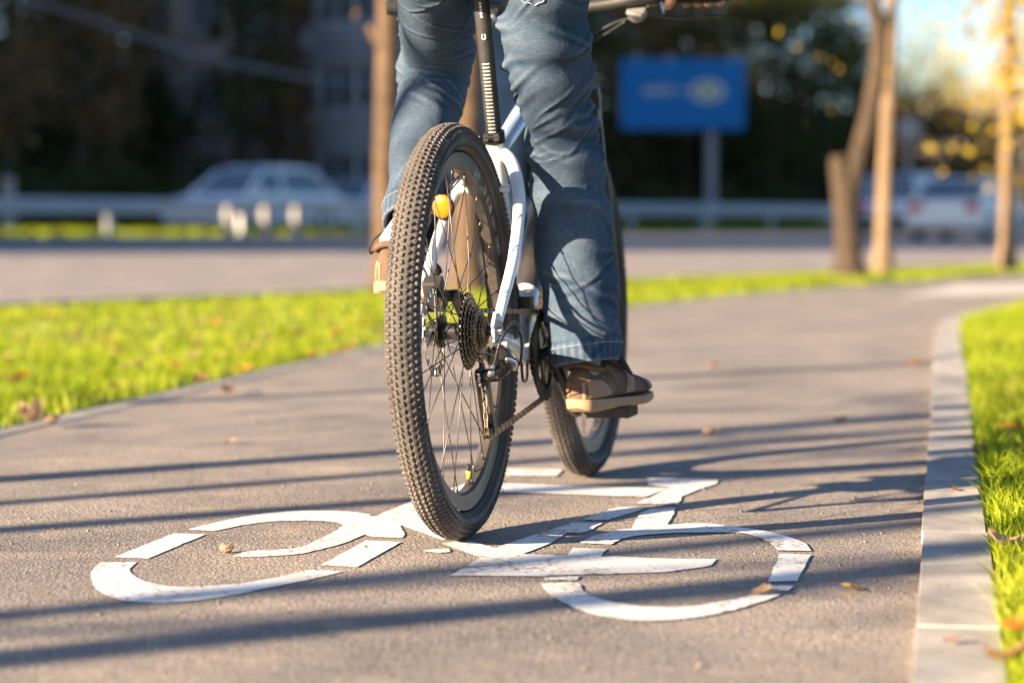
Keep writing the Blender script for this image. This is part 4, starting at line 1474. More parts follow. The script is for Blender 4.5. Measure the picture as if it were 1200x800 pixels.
# knee and thigh pulls on the right leg (theta 90deg faces away; 270deg faces the camera side)
for s0, t0, k, ls, lt, dp in [
        (.36, 3.6, .040, .010, 1.2, .0060), (.40, 3.4, .050, .009, 1.1, .0065), (.44, 3.9, .035, .010, 1.3, .0060),
        (.33, 4.4, -.030, .010, .9, .0045), (.47, 4.8, -.025, .008, .9, .0050), (.50, 4.4, -.015, .009, 1.2, .0050),
        (.53, 4.9, .020, .008, .9, .0045), (.56, 4.2, .03, .008, .8, .0035), (.22, 5.2, -.05, .012, .8, .0045),
        (.18, 4.2, .04, .011, 1.0, .0050), (.14, 3.8, .05, .010, 1.0, .0050), (.26, 5.0, -.045, .010, .8, .0040),
        (.29, 3.5, .06, .010, .9, .0055), (.62, 5.2, -.02, .012, .8, .0025), (.72, 4.5, .02, .016, .8, .0022),
        (.82, 4.9, .02, .014, .7, .0028), (.88, 4.2, -.02, .012, .9, .0030), (.92, 5.0, .015, .010, .8, .0030),
        (.42, 5.6, -.04, .009, .7, .0045), (.46, .2, -.04, .010, .8, .0045), (.38, .3, .05, .010, .8, .0040)]:
    crR.append((s0, t0, k, ls, lt, dp))
for _ in range(62):
    crR.append((rr_.uniform(.05, .62), rr_.uniform(0, 6.28), rr_.uniform(-.08, .08), rr_.uniform(.0035, .008), rr_.uniform(.3, .9), rr_.uniform(.0016, .0034)))
for _ in range(20):
    crR.append((rr_.uniform(.62, .95), rr_.uniform(0, 6.28), rr_.uniform(-.05, .05), rr_.uniform(.006, .012), rr_.uniform(.3, .8), rr_.uniform(.0010, .0020)))
R_rows = [(568, 690, -120, 4.47, 1.05), (575, 690, -60, 4.50, 1.08), (583, 690, 0, 4.54, 1.10), (588, 692, 50, 4.58, 1.10), (602, 694, 100, 4.62, 1.12),
          (615, 696, 140, 4.66, 1.12), (617, 702, 170, 4.68, 1.12), (620, 708, 200, 4.69, 1.12), (623, 713, 232, 4.70, 1.10), (625, 717, 263, 4.70, 1.10),
          (627, 720, 297, 4.70, 1.10), (632, 723, 330, 4.70, 1.12), (637, 725, 363, 4.695, 1.15), (643, 727, 397, 4.69, 1.2), (650, 727, 426, 4.685, 1.25)]
Rr, Rcc, Rt = leg_rings(sil(R_rows), crR, seed=2)
crL = []
for s0, t0, k, ls, lt, dp in [
        (.47, 4.7, .0, .011, 1.5, .0070), (.505, 4.3, .02, .010, 1.3, .0070), (.54, 5.0, -.02, .010, 1.2, .0060), (.43, 4.2, -.02, .010, 1.2, .0060),
        (.575, 4.6, .02, .010, 1.2, .0050), (.38, 5.2, .03, .010, 1.1, .0050), (.33, 4.2, -.03, .012, 1.1, .0045), (.62, 4.1, .03, .010, 1.0, .0035),
        (.68, 5.0, -.03, .012, .9, .0028), (.28, 4.9, .03, .011, 1.0, .0045), (.75, 4.4, .03, .014, .9, .0025), (.85, 4.0, -.02, .012, .8, .0030), (.91, 4.6, .02, .010, .9, .0030)]:
    crL.append((s0, t0, k, ls, lt, dp))
for _ in range(62):
    crL.append((rr_.uniform(.1, .68), rr_.uniform(0, 6.28), rr_.uniform(-.08, .08), rr_.uniform(.0035, .008), rr_.uniform(.3, .9), rr_.uniform(.0016, .0034)))
for _ in range(20):
    crL.append((rr_.uniform(.68, .95), rr_.uniform(0, 6.28), rr_.uniform(-.05, .05), rr_.uniform(.006, .012), rr_.uniform(.3, .8), rr_.uniform(.0010, .0020)))
L_rows = [(440, 560, -130, 4.44, 1.05), (452, 556, -70, 4.50, 1.0), (463, 553, -25, 4.60, 1.0), (468, 556, 15, 4.72, 1.0), (473, 556, 52, 4.83, 1.0)]
Lc_ = sil(L_rows)
kn = P(507, 92, 4.90)
Lc_.append([*kn, .072, .072])
for row in [(464, 545, 112, 4.855, 1.0), (462, 536, 132, 4.79, 1.05), (459, 533, 165, 4.71, 1.08), (455, 531, 200, 4.64, 1.05), (451, 527, 235, 4.58, 1.05), (447, 522, 266, 4.545, 1.15)]:
    Lc_ += sil([row])
Lr, Lcc, Lt = leg_rings(Lc_, crL, seed=3)
jm = MB()
jm.loft(Rr).loft(Lr)
# seat and waist
Rb = np.array(BM.to_3x3())
pelv = []
for z, hw, hd_, dx in ((.985, .10, .09, .20), (1.02, .165, .125, .19), (1.07, .185, .135, .185), (1.12, .175, .125, .195), (1.17, .160, .110, .215), (1.20, .155, .105, .23)):
    ring_ = []
    for k in range(48):
        a = 2 * math.pi * k / 48
        ring_.append(BW(dx + hd_ * math.cos(a), hw * math.sin(a), z) - RO_)
    pelv.append(ring_)
jm.loft(pelv)
jeans = remeshed('jeans', jm, .0036, M['denim'], 1)
jeans['label'] = 'faded blue denim jeans'


# seams along the outside of each leg and stitching round the hems
def seam(cc, tan, ang, off, s0, s1, r, name, m):
    pts = []
    n_ = len(cc)
    for i in range(int(s0 * n_), int(s1 * n_), 3):
        side = np.array([1.0, 0, 0]) - tan[i] * tan[i][0]
        side /= np.linalg.norm(side)
        dep = np.cross(tan[i], side)
        a = ang + .06 * math.sin(i * .05)
        pts.append(cc[i, :3] + side * (cc[i, 3] + off) * math.cos(a) + dep * (cc[i, 4] + off) * math.sin(a) - RO_)
    return pts


def snap(pts, lift):
    bv = jeans.data
    from mathutils.bvhtree import BVHTree
    global _bvh
    try:
        _bvh
    except NameError:
        _bvh = BVHTree.FromPolygons([v.co[:] for v in bv.vertices], [p.vertices[:] for p in bv.polygons])
    out = []
    for q in pts:
        loc, nor, idx, dist = _bvh.find_nearest(Vector(q))
        out.append(loc + nor * lift if loc is not None else Vector(q))
    return out


# angle pi is the camera's left, 0 its right, -pi/2 or 3pi/2 the side facing the camera
sp = snap(seam(Rcc, Rt, -.42, .0, .04, .985, .002, '', None), .0006)
obj('seam', MB().tube(crom(sp, 2), .0017, 6), M['denim'], jeans, smooth=True)
sp = snap(seam(Lcc, Lt, math.pi + .42, .0, .04, .985, .002, '', None), .0006)
obj('seam', MB().tube(crom(sp, 2), .0017, 6), M['denim'], jeans, smooth=True)
for cc, tan in ((Rcc, Rt), (Lcc, Lt)):
    i = int(.962 * len(cc))
    side = np.array([1.0, 0, 0]) - tan[i] * tan[i][0]
    side /= np.linalg.norm(side)
    dep = np.cross(tan[i], side)
    stt = MB()
    loop = snap([cc[i, :3] + side * cc[i, 3] * math.cos(a) + dep * cc[i, 4] * math.sin(a) - RO_ for a in np.linspace(0, 2 * np.pi, 121)], .0004)
    for k in range(0, 120):
        a_, b_ = loop[k], loop[k + 1]
        stt.tube([a_, a_ + (b_ - a_) * .62], .0009, 5)
    obj('hem_stitch', stt, M['stitch'], jeans)
# back pocket, its lower edge just inside the frame
pk = []
for (u, v) in [(588, -40), (648, -40), (640, 6), (622, 17), (598, 8)]:
    pk.append(P(u, v, 4.40) - RO_)
pkd = []
for i in range(len(pk)):
    for t in np.linspace(0, 1, 12, endpoint=False):
        pkd.append(pk[i] + (pk[(i + 1) % len(pk)] - pk[i]) * t)
loop = snap(pkd, .0012)
obj('pocket_seam', MB().tube(loop + [loop[0]], .0014, 6), M['stitch'], jeans, smooth=True)

# ---- body under the clothes, jacket
def B(x, y, z):
    if x > .80:
        z -= .009                               # hands rest on the bar
    return BW(x, y, z) - RO_


body = MB()
hipc = B(.2, 0, 1.10)
body.tube([B(.2, 0, 1.05), B(.23, 0, 1.16), B(.32, 0, 1.30), B(.42, 0, 1.45), B(.47, 0, 1.53)], [.13, .13, .13, .14, .07], 20)
for cc in (Rcc, Lcc):
    body.tube([cc[i, :3] - RO_ for i in range(0, len(cc), 12)] , [max(.030, cc[i, 3] * .72) for i in range(0, len(cc), 12)], 14)
body.tube([B(.46, 0, 1.50), B(.53, 0, 1.60), B(.56, 0, 1.66)], [.062, .056, .058], 16)
hd0 = B(.60, 0, 1.72)
hrot = BM.to_3x3()
body.ell(hd0, (.098, .076, .118), 24, 16, hrot)
body.ell(B(.635, 0, 1.665), (.055, .050, .060), 18, 12, hrot)
body.tube([B(.690, 0, 1.745), B(.712, 0, 1.705), B(.690, 0, 1.695)], [.008, .015, .010], 10)
body.tube([B(.672, -.025, 1.655), B(.684, 0, 1.655), B(.672, .025, 1.655)], [.005, .008, .005], 8)
for s in (-1, 1):
    body.ell(B(.585, s * .078, 1.715), (.020, .010, .032), 12, 8, hrot)
    sh_, el_, wr = B(.43, s * .20, 1.46), B(.62, s * .335, 1.20), B(BAR.x - .085, s * .315, 1.083)
    body.tube([B(.42, s * .06, 1.46), sh_, sh_ + (el_ - sh_) * .5, el_, el_ + (wr - el_) * .35, wr], [.07, .058, .048, .042, .041, .030], 14)
    # hand closed on the grip
    kn0 = [B(BAR.x - .030, s * (.345 - .024 * k), 1.048) for k in range(4)]
    body.tube([wr, B(BAR.x - .062, s * .310, 1.076), B(BAR.x - .032, s * .308, 1.068)], [.027, .031, .026], 12, True, .62)
    for k in range(4):
        y_ = s * (.346 - .0245 * k)
        ln_ = (1.0, 1.08, 1.05, .9)[3 - k] if False else (.86, 1.02, 1.08, 1.0)[k]
        bx = BAR.x - .024
        body.tube(crom([tuple(B(bx - .025, y_, 1.068)), tuple(B(bx + .006, y_, 1.072)), tuple(B(bx + .029 * ln_, y_, 1.052)), tuple(B(bx + .027 * ln_, y_, 1.026)), tuple(B(bx + .002, y_ + s * .001, 1.0165))], 4), [.0105, .0105, .0098, .0092, .0078], 10)
    body.tube(crom([tuple(B(BAR.x - .068, s * .285, 1.070)), tuple(B(BAR.x - .060, s * .262, 1.048)), tuple(B(BAR.x - .044, s * .246, 1.024)), tuple(B(BAR.x - .022, s * .236, 1.014))], 5), [.015, .0135, .0115, .0088], 12)
bodyo = remeshed('body', body, .0055, M['skin'], 2)
jk = MB()
jk.tube([B(.19, 0, 1.10), B(.225, 0, 1.18), B(.31, 0, 1.30), B(.41, 0, 1.44), B(.465, 0, 1.525), B(.49, 0, 1.555)], [.165, .165, .165, .165, .095, .075], 28)
for s in (-1, 1):
    sh_, el_, wr = B(.43, s * .20, 1.46), B(.62, s * .335, 1.20), B(BAR.x - .092, s * .316, 1.090)
    jk.tube(crom([tuple(B(.42, s * .06, 1.45)), tuple(sh_), tuple(sh_ + (el_ - sh_) * .5), tuple(el_), tuple(el_ + (wr - el_) * .5), tuple(wr)], 4), [.10, .080, .066, .058, .052, .043], 18)
remeshed('jacket', jk, .009, M['jacket'], 3)
hr = MB().ell(B(.585, 0, 1.745), (.103, .083, .105), 24, 16, hrot)
hm = hr.mesh('hair', True)
remeshed('hair', hr, .008, M['hair'], 1)
for s in (-1, 1):
    obj('eye', MB().ell(B(.686, s * .031, 1.728), (.010, .013, .010), 12, 8), M['eye'], rider, smooth=True)


# ---- shoes
def shoe(ball, ang, pitch, mirror, name_label):
    """ball: world point of the sole under the ball of the foot; ang: heading right of view"""
    rotm = Matrix.Rotation(R(90 - ang), 4, 'Z') @ Matrix.Rotation(R(pitch), 4, 'Y')
    T = Matrix.Translation(Vector(ball) - Vector(RO_)) @ rotm

    def W(x, y, z):
        return tuple(T @ Vector((x, y * mirror, z)))
    X0, LN = -.195, .295                       # heel to toe
    ts = .5 - .5 * np.cos(np.linspace(0, np.pi, 44))

    def outline(t):
        o = np.interp(t, [0, .008, .03, .07, .13, .25, .45, .65, .8, .92, .98, 1], [.004, .015, .025, .031, .034, .036, .037, .046, .049, .040, .021, .004])   # outer
        i = np.interp(t, [0, .008, .03, .07, .13, .25, .45, .65, .8, .92, .98, 1], [.004, .015, .025, .030, .032, .031, .029, .042, .045, .034, .016, .004])   # inner
        return o, i
    so = MB()
    rings = []
    for t in ts:
        o, i = outline(t)
        x = X0 + LN * t
        zb = np.interp(t, [0, .06, .4, .75, .9, 1], [.009, 0, .003, 0, .004, .014])
        zt = np.interp(t, [0, .3, .7, 1], [.026, .022, .018, .022])
        k = 1.05
        prof = [(o * k * .86, zb), (o * k * .97, zb + .003), (o * k, zb + .009), (o * k * .985, zt - .004), (o * k * .93, zt), (-i * k * .93, zt), (-i * k * .985, zt - .004), (-i * k, zb + .009), (-i * k * .97, zb + .003), (-i * k * .86, zb)]
        rings.append([W(x, a, b) for a, b in prof])
    so.loft(rings)
    up = MB()
    rings = []
    for t in np.linspace(0.004, .996, 40):
        o, i = outline(t)
        x = X0 + LN * t
        top = np.interp(t, [0, .04, .12, .28, .36, .50, .66, .80, .92, 1], [.072, .090, .088, .080, .094, .084, .066, .056, .048, .030])
        zb = .020
        wk = np.interp(t, [0, .2, .4, .6, .8, 1], [.92, .90, .86, .90, .94, .9])
        ring_ = []
        for k in range(28):
            a = 2 * math.pi * k / 28
            ca, sa = math.cos(a), math.sin(a)
            ww = (o if ca > 0 else i) * wk
            if sa >= 0:
                e = np.interp(t, [0, .3, .5, .8, 1], [.75, .7, .85, .8, .9])
                yy = ww * math.copysign(abs(ca) ** e, ca) * (1 - .34 * sa * np.interp(t, [0, .1, .45, .7, 1], [.15, .3, .6, .4, .2]))
                zz = zb + .012 + (top - zb - .012) * sa ** .9
            else:
                yy = ww * math.copysign(abs(ca) ** .5, ca)
                zz = zb + .012 + .012 * sa
            ring_.append(W(x, yy, zz))
        rings.append(ring_)
    up.loft(rings)
    sh = obj('shoe', up, M['suede'], rider, auto=60)
    sh['label'] = name_label
    obj('sole', so, M['sole'], sh, auto=40)

    # overlays follow the upper, a hair proud of it
    def skin_pt(t, k, lift=.0012):
        f = (t - .004) / .992 * 39
        i0 = int(min(38, max(0, f)))
        fr = f - i0
        r0, r1 = np.array(rings[i0]), np.array(rings[i0 + 1])
        kk = k % 28
        j0 = int(kk)
        fk = kk - j0
        a = r0[j0] * (1 - fk) + r0[(j0 + 1) % 28] * fk
        b = r1[j0] * (1 - fk) + r1[(j0 + 1) % 28] * fk
        q = a * (1 - fr) + b * fr
        cen = (r0.mean(0) * (1 - fr) + r1.mean(0) * fr)
        d = q - cen
        d /= np.linalg.norm(d)
        return q + d * lift

    def patch(name, t0f, t1f, k0, k1, m, nk=14, nt=8, lift=.0014):
        mb = MB()
        vs = []
        for a in range(nk):
            k = k0 + (k1 - k0) * a / (nk - 1)
            t0, t1 = t0f(a / (nk - 1)), t1f(a / (nk - 1))
            for b in range(nt):
                vs.append(skin_pt(t0 + (t1 - t0) * b / (nt - 1), k, lift))
        mb.add(vs, [(a * nt + b, a * nt + b + 1, (a + 1) * nt + b + 1, (a + 1) * nt + b) for a in range(nk - 1) for b in range(nt - 1)])
        o = obj(name, mb, M[m], sh, smooth=True)
        md = o.modifiers.new('t', 'SOLIDIFY')
        md.thickness = .0016
        md.offset = 0
    patch('heel_patch', lambda a: .012, lambda a: .22 + .10 * math.sin(a * math.pi * 1.0 + .3), -1.5, 2.4, 'tan', 10, 8)
    patch('heel_patch', lambda a: .012, lambda a: .22 + .08 * math.sin(a * math.pi), 11.6, 15.5, 'tan', 10, 8)
    patch('toe_cap', lambda a: .80 - .04 * math.sin(a * math.pi), lambda a: .988, -1, 15, 'toe', 22, 8)
    patch('side_stripe', lambda a: .50 + .10 * a, lambda a: .60 + .08 * a, -1, 5.0, 'tan', 10, 4)
    patch('side_stripe', lambda a: .60 - .10 * (1 - a) + .0, lambda a: .68 - .10 * (1 - a), 9.0, 15, 'tan', 10, 4)
    for off in (.0, .03):
        pts = [skin_pt(.16 + .30 * q - off, .8 + 3.6 * math.sin(q * math.pi), .0016) for q in np.linspace(0, 1, 22)]
        obj('stitch_line', MB().tube(pts, .0008, 5), M['tan'], sh, smooth=True)
    # collar, tongue, laces
    col = MB().tube([W(X0 + .045 + .036 * math.cos(a) - .004, .030 * math.sin(a), .086 + .012 * math.cos(a * 1.0) * -.3 + .004 * math.cos(2 * a)) for a in np.linspace(0, 2 * np.pi, 28)], .0065, 8)
    obj('collar', col, M['suede'], sh, smooth=True)
    ton = MB()
    rg = []
    for t in np.linspace(0, 1, 8):
        x = X0 + .095 + .085 * t
        z = .112 - .042 * t
        rg.append([W(x + .004 * math.sin(2 * math.pi * k / 12), .023 * math.cos(2 * math.pi * k / 12), z + .005 * math.sin(2 * math.pi * k / 12)) for k in range(12)])
    obj('tongue', ton.loft(rg), M['suede'], sh, smooth=True)
    for k in range(5):
        x = X0 + .108 + .019 * k
        z = .1065 - .0085 * k
        obj('lace', MB().tube(crom([W(x - .004, -.031, z - .014), W(x, -.018, z + .002), W(x + .003, .0, z + .005), W(x + .006, .018, z + .002), W(x + .008, .031, z - .014)], 4), .0027, 8), M['lace'], sh, smooth=True)
    bow = MB()
    for s in (-1, 1):
        bow.tube(crom([W(X0 + .118, 0, .112), W(X0 + .100, s * .035, .112), W(X0 + .095, s * .058, .090), W(X0 + .110, s * .062, .072), W(X0 + .120, s * .045, .092), W(X0 + .120, s * .006, .111)], 6), .0022, 8)
        bow.tube(crom([W(X0 + .120, 0, .112), W(X0 + .140, s * .03, .100), W(X0 + .150, s * .050, .066)], 6), .0020, 8)
    obj('lace_bow', bow, M['lace'], sh, smooth=True)
    return sh, W


rpw = BW(rp[0] + .005, -.180, rp[2] + .013)
lpw = BW(lp[0], .165, lp[2] + .013)
shR, WR = shoe(rpw, 28, -1.0, -1, 'right brown suede shoe with tan sole on the low pedal')
shL, WL = shoe(lpw, 13, -1.5, 1, 'left brown shoe half hidden behind the rear tyre')
obj('sock', MB().tube([WR(-.150, 0, .070), WR(-.148, 0, .095), (Rcc[-8, :3] - RO_), (Rcc[-26, :3] - RO_)], [.026, .029, .033, .035], 18), M['sock'], rider, smooth=True)
obj('sock', MB().tube([WL(-.150, 0, .070), WL(-.148, 0, .092), (Lcc[-8, :3] - RO_), (Lcc[-26, :3] - RO_)], [.026, .029, .032, .034], 18), M['sock'], rider, smooth=True)

# ================================================================== TREES
def quads_mesh(name, cen, size, mtl, parent, flat=0.0):
    n_ = len(cen)
    a = rng.normal(size=(n_, 3))
    a /= np.linalg.norm(a, axis=1)[:, None]
    b = rng.normal(size=(n_, 3))
    b -= a * (a * b).sum(1)[:, None]
    b /= np.linalg.norm(b, axis=1)[:, None]
    sz = (size * rng.uniform(.6, 1.3, n_))[:, None]
    v = np.stack([cen - a * sz, cen + b * sz * .55, cen + a * sz, cen - b * sz * .55], 1)
    me = bpy.data.meshes.new(name)
    me.vertices.add(n_ * 4)
    me.vertices.foreach_set('co', v.reshape(-1))
    me.loops.add(n_ * 4)
    me.loops.foreach_set('vertex_index', np.arange(n_ * 4, dtype=np.int32))
    me.polygons.add(n_)
    me.polygons.foreach_set('loop_start', np.arange(n_, dtype=np.int32) * 4)
    me.update(calc_edges=True)
    return obj(name, me, mtl, parent)


def branch(mb, p, d, L, r, depth, tips, rnd, up=.25):
    n_ = 6
    pts = [Vector(p)]
    dd = Vector(d).normalized()
    for i in range(n_):
        dd = (dd + Vector((rnd.uniform(-.16, .16), rnd.uniform(-.16, .16), rnd.uniform(-.05, .16) * up * 3))).normalized()
        pts.append(pts[-1] + dd * (L / n_))
    mb.tube(pts, [r * (1 - .72 * i / n_) for i in range(n_ + 1)], 7 if depth > 1 else 5)
    tips += [tuple(q) for q in pts[2:]]
    if depth > 0:
        for k in range(rnd.randint(3, 5)):
            i = rnd.randint(2, n_)
            ax = Vector((rnd.uniform(-1, 1), rnd.uniform(-1, 1), rnd.uniform(-.2, .7))).normalized()
            nd = (dd * .75 + ax * .75).normalized()
            branch(mb, pts[i], nd, L * rnd.uniform(.45, .68), r * (1 - .72 * i / n_) * .7, depth - 1, tips, rnd, up)


def street_tree(label, trunk, radii, leaf, nleaf, lsize, bark, limbs=(), seed=1, crown_r=.5, depth=2, hl=2.4, group=None, nlimb=6, name='street_tree', zlimb=.55):
    rnd = random.Random(seed)
    t0 = np.array(trunk[0])
    t = thing(name, label, 'tree', tuple(map(float, t0)), group=group)
    mb = MB()
    tp = crom([np.array(q) - t0 for q in trunk], 6)
    rr = np.interp(np.linspace(0, 1, len(tp)), np.linspace(0, 1, len(radii)), radii)
    fl_ = [r * (1 + .55 * max(0, 1 - i / 3.0)) for i, r in enumerate(rr)]
    mb.tube(tp, fl_, 14)
    tips = []
    lms = []
    for pth_, r0, r1 in limbs:
        lm_ = MB()
        lms.append(lm_)
        lp_ = crom([np.array(q) - t0 for q in pth_], 6)
        lm_.tube(lp_, [r0, r1], 10)
        tips += [tuple(q) for q in lp_[len(lp_) // 2:]]
    n_ = len(tp)
    for k in range(nlimb):
        i = int(n_ * rnd.uniform(zlimb, .98))
        i = min(i, n_ - 1)
        a = rnd.uniform(0, 6.28)
        lm_ = MB()
        lms.append(lm_)
        branch(lm_, tp[i], (math.cos(a), math.sin(a), rnd.uniform(.35, 1.1)), hl * rnd.uniform(.7, 1.2), rr[i] * .5, depth, tips, rnd)
    tr_ = obj('trunk', mb, bark, t, smooth=True)
    for lm_ in lms:
        obj('limb', lm_, bark, t, smooth=True)
    if nleaf:
        tips = np.array(tips)
        idx = rng.integers(0, len(tips), nleaf)
        cen = tips[idx] + rng.normal(size=(nleaf, 3)) * crown_r
        quads_mesh('crown', cen, lsize, leaf, t)
    return t


# visible row along the avenue
def tr(u, v, dy=0.0):
    q = G(u, v)
    return q


b1 = G(455, 344)
street_tree('tree with straight sunlit brown trunk left of the rider', [b1, P(452, 250, b1[1]), P(453, 120, b1[1]), P(455, 0, b1[1]), P(455, -190, b1[1]), P(458, -420, b1[1])],
            [.105, .098, .09, .085, .06, .03], M['leaforange'], 700, .04, M['bark'], seed=3, name='street_tree', group='street trees on the verge', zlimb=.88, hl=1.2, limbs=[([P(445, 50, b1[1]), P(437, 38, b1[1]), P(434, 30, b1[1])], .045, .03)])
b2 = G(548, 346)
street_tree('tree with brown trunk seen behind the seat post and rear wheel', [b2, P(548, 250, b2[1]), P(549, 120, b2[1]), P(549, 0, b2[1]), P(547, -190, b2[1]), P(545, -420, b2[1])],
            [.115, .105, .098, .09, .06, .03], M['leaforange'], 700, .04, M['bark'], seed=4, group='street trees on the verge', zlimb=.88, hl=1.2)
b3 = G(995, 327)
Y3 = b3[1]
street_tree('forked tree with a sawn stub and one dark leaning limb', [b3, P(994, 280, Y3), P(990, 230, Y3), P(985, 200, Y3), P(983, 182, Y3)], [.135, .125, .12, .10, .085], M['leafyellow'], 60, .035, M['barkdark'],
            limbs=[([P(992, 245, Y3), P(1004, 195, Y3), P(1018, 140, Y3), P(1029, 80, Y3), P(1030, 35, Y3), P(1022, -5, Y3), P(1015, -90, Y3), P(1040, -220, Y3)], .105, .06),
                   ([P(1029, 60, Y3), P(1045, 10, Y3), P(1075, -60, Y3)], .05, .025)], seed=5, nlimb=0, group='street trees on the verge')
b4 = G(1034, 322)
Y4 = b4[1]
street_tree('slim pale trunk leaning slightly right beside the forked tree', [b4, P(1036, 240, Y4), P(1041, 120, Y4), P(1044, 30, Y4), P(1047, -90, Y4), P(1050, -260, Y4)], [.088, .080, .072, .066, .05, .025],
            M['leafyellow'], 700, .035, M['palebark'], seed=6, group='street trees on the verge', zlimb=.90, hl=1.1, crown_r=.25)
b5 = G(1180, 319)
Y5 = b5[1]
street_tree('slim pale trunk with yellow leaves at the right edge', [b5, P(1180, 240, Y5), P(1181, 120, Y5), P(1183, 20, Y5), P(1184, -90, Y5), P(1186, -260, Y5)], [.085, .078, .072, .066, .05, .025],
            M['leafyellow'], 11000, .055, M['palebark'], seed=17, group='street trees on the verge', zlimb=.40, hl=1.3, crown_r=.55)

# the same row goes on to the left of the camera, where it throws its shadows across the path
def shadow_tree(u, v, t, lab, seed, r=.10, hgt=7.0, lean=0.0, nleaf=900):
    q = G(u, v)
    b = np.array([q[0] - U[0] * t, q[1] - U[1] * t, 0.0])
    pts = [b + np.array([0.12 * math.sin(k * 1.7 + seed), lean * k + 0.10 * math.cos(k * 2.1 + seed), hgt * k / 5]) for k in range(6)]
    pts[0] = b
    return street_tree(lab, pts, [r * 1.1, r, r * .92, r * .8, r * .55, r * .25], M['leafyellow'], nleaf, .06, M['bark'], seed=seed, crown_r=.45, depth=2, hl=2.2, group='street trees left of the camera', nlimb=8, zlimb=.36)


shadow_tree(300, 546, 7.5, 'row tree left of the camera, third nearest', 21, .068)
shadow_tree(300, 600, 8.6, 'row tree left of the camera, second nearest', 22, .055, 6.0)
shadow_tree(300, 742, 8.0, 'row tree left of the camera, nearest one', 23, .070, 7.5)
shadow_tree(300, 566, 9.2, 'row tree left of the camera, with thin trunk', 25, .045, 6.0)
shadow_tree(300, 705, 10.5, 'row tree left of the camera, slim one farther back', 26, .06, 7.0)
shadow_tree(900, 433, 11.5, 'row tree left of the camera, farthest ahead', 24, .06)

# ================================================================== AVENUE: guard rail, sign, cars, buildings, trees behind
rail = thing('guard_rail', 'grey steel guard rail along the far side of the avenue', 'guard rail', tuple(RD(32.0, 20)))
r0 = RD(32.0, 20)
for s in np.arange(2, 116, 4.0):
    m = MB()
    a, b = RD(31.93, s) - r0, RD(31.93, s + 3.99) - r0
    prof = [(-.02, .16), (.03, .12), (.03, .07), (-.02, .03), (-.02, -.03), (.03, -.07), (.03, -.12), (-.02, -.16)]
    vs, k = [], len(prof)
    for e in (a, b):
        for o_, z_ in prof:
            vs.append((e[0] - RN[0] * o_, e[1] - RN[1] * o_, e[2] + .60 + z_))
        for o_, z_ in prof[::-1]:
            vs.append((e[0] - RN[0] * (o_ - .006), e[1] - RN[1] * (o_ - .006), e[2] + .60 + z_))
    k2 = 2 * k
    m.add(vs, [(j, (j + 1) % k2, k2 + (j + 1) % k2, k2 + j) for j in range(k2)])
    obj('rail_beam', m, M['galv'], rail)
pmesh = MB().box((0, 0, .36), (.14, .10, .72)).mesh('post')
pmesh.materials.append(M['galv'])
for s in np.arange(3.1, 116, 4.0):
    q = RD(32.06, s) - r0
    o = obj('post', pmesh, None, rail, loc=tuple(q))
    o.rotation_euler = (0, 0, R(90 - 33))
# white kerbside posts in front of the rail
for u, lab in ((268, 'white roadside post, leftmost of three before the guard rail'), (311, 'white roadside post, middle one of three before the guard rail'), (347, 'white roadside post, rightmost of three before the guard rail')):
    q = RD(31.35, s_of(u, 31.35))
    t = thing('marker_post', lab, 'post', tuple(q), (0, 0, R(57)), 'white posts by the guard rail')
    obj('post_body', MB().box((0, 0, .28), (.20, .18, .56), taper=.8), M['postwhite'], t, bevel=.03)
    obj('post_cap', MB().box((0, 0, .595), (.17, .15, .07), taper=.6), M['postwhite'], t, bevel=.02)

# blue board on its post
Yb = 80.0
c0 = P(800, 111, Yb)
bs = thing('billboard', 'large blue information board on a grey post behind the guard rail', 'sign', (float(P(834, 200, Yb)[0]), Yb, gz(P(834, 200, Yb)[0], Yb)))
bo = np.array(bs.location)
wd, ht = 145 * Yb / F_PX, 82 * Yb / F_PX
cc0 = c0 - bo
obj('board', MB().box(tuple(cc0), (wd, .16, ht)), M['signblue'], bs, bevel=.04)
obj('post', MB().box((0, .22, (P(834, 70, Yb)[2] - bo[2]) / 2), (.32, .26, P(834, 70, Yb)[2] - bo[2])), M['wire'], bs, bevel=.03)
pr = MB()
yf = cc0[1] - .086
# a pale illegible line of small letters and a rayed yellow-white emblem
for k in range(8):
    if k == 6:
        continue
    px = 756 + k * 6.0
    q = P(px, 107, Yb) - bo
    hgt = .22 if k not in (2, 4) else .28
    pr.add([(q[0] - .055, yf, q[2] - .10), (q[0] + .055, yf, q[2] - .10), (q[0] + .055, yf, q[2] + hgt - .12), (q[0] - .055, yf, q[2] + hgt - .12)], [(0, 1, 2, 3)])
obj('lettering', pr, M['signprint'], bs)['kind'] = 'stuff'
em = MB()
ec = P(829, 107, Yb) - bo
NE = 28
ev = []
for k in range(NE):
    a = 2 * math.pi * k / NE
    for q_ in (.62, 1.0):
        ev.append((ec[0] + .58 * q_ * math.cos(a), yf, ec[2] + .36 * q_ * math.sin(a)))
em.add(ev, [(2 * k, 2 * k + 1, (2 * k + 3) % (2 * NE), (2 * k + 2) % (2 * NE)) for k in range(NE)])
obj('emblem_ring', em, M['signprint'], bs)
eq = MB()
eq.add([(ec[0] + .17 * math.cos(2 * math.pi * k / 18), yf - .004, ec[2] + .17 * math.sin(2 * math.pi * k / 18)) for k in range(18)], [tuple(range(18))])
obj('emblem', eq, M['signyellow'], bs)

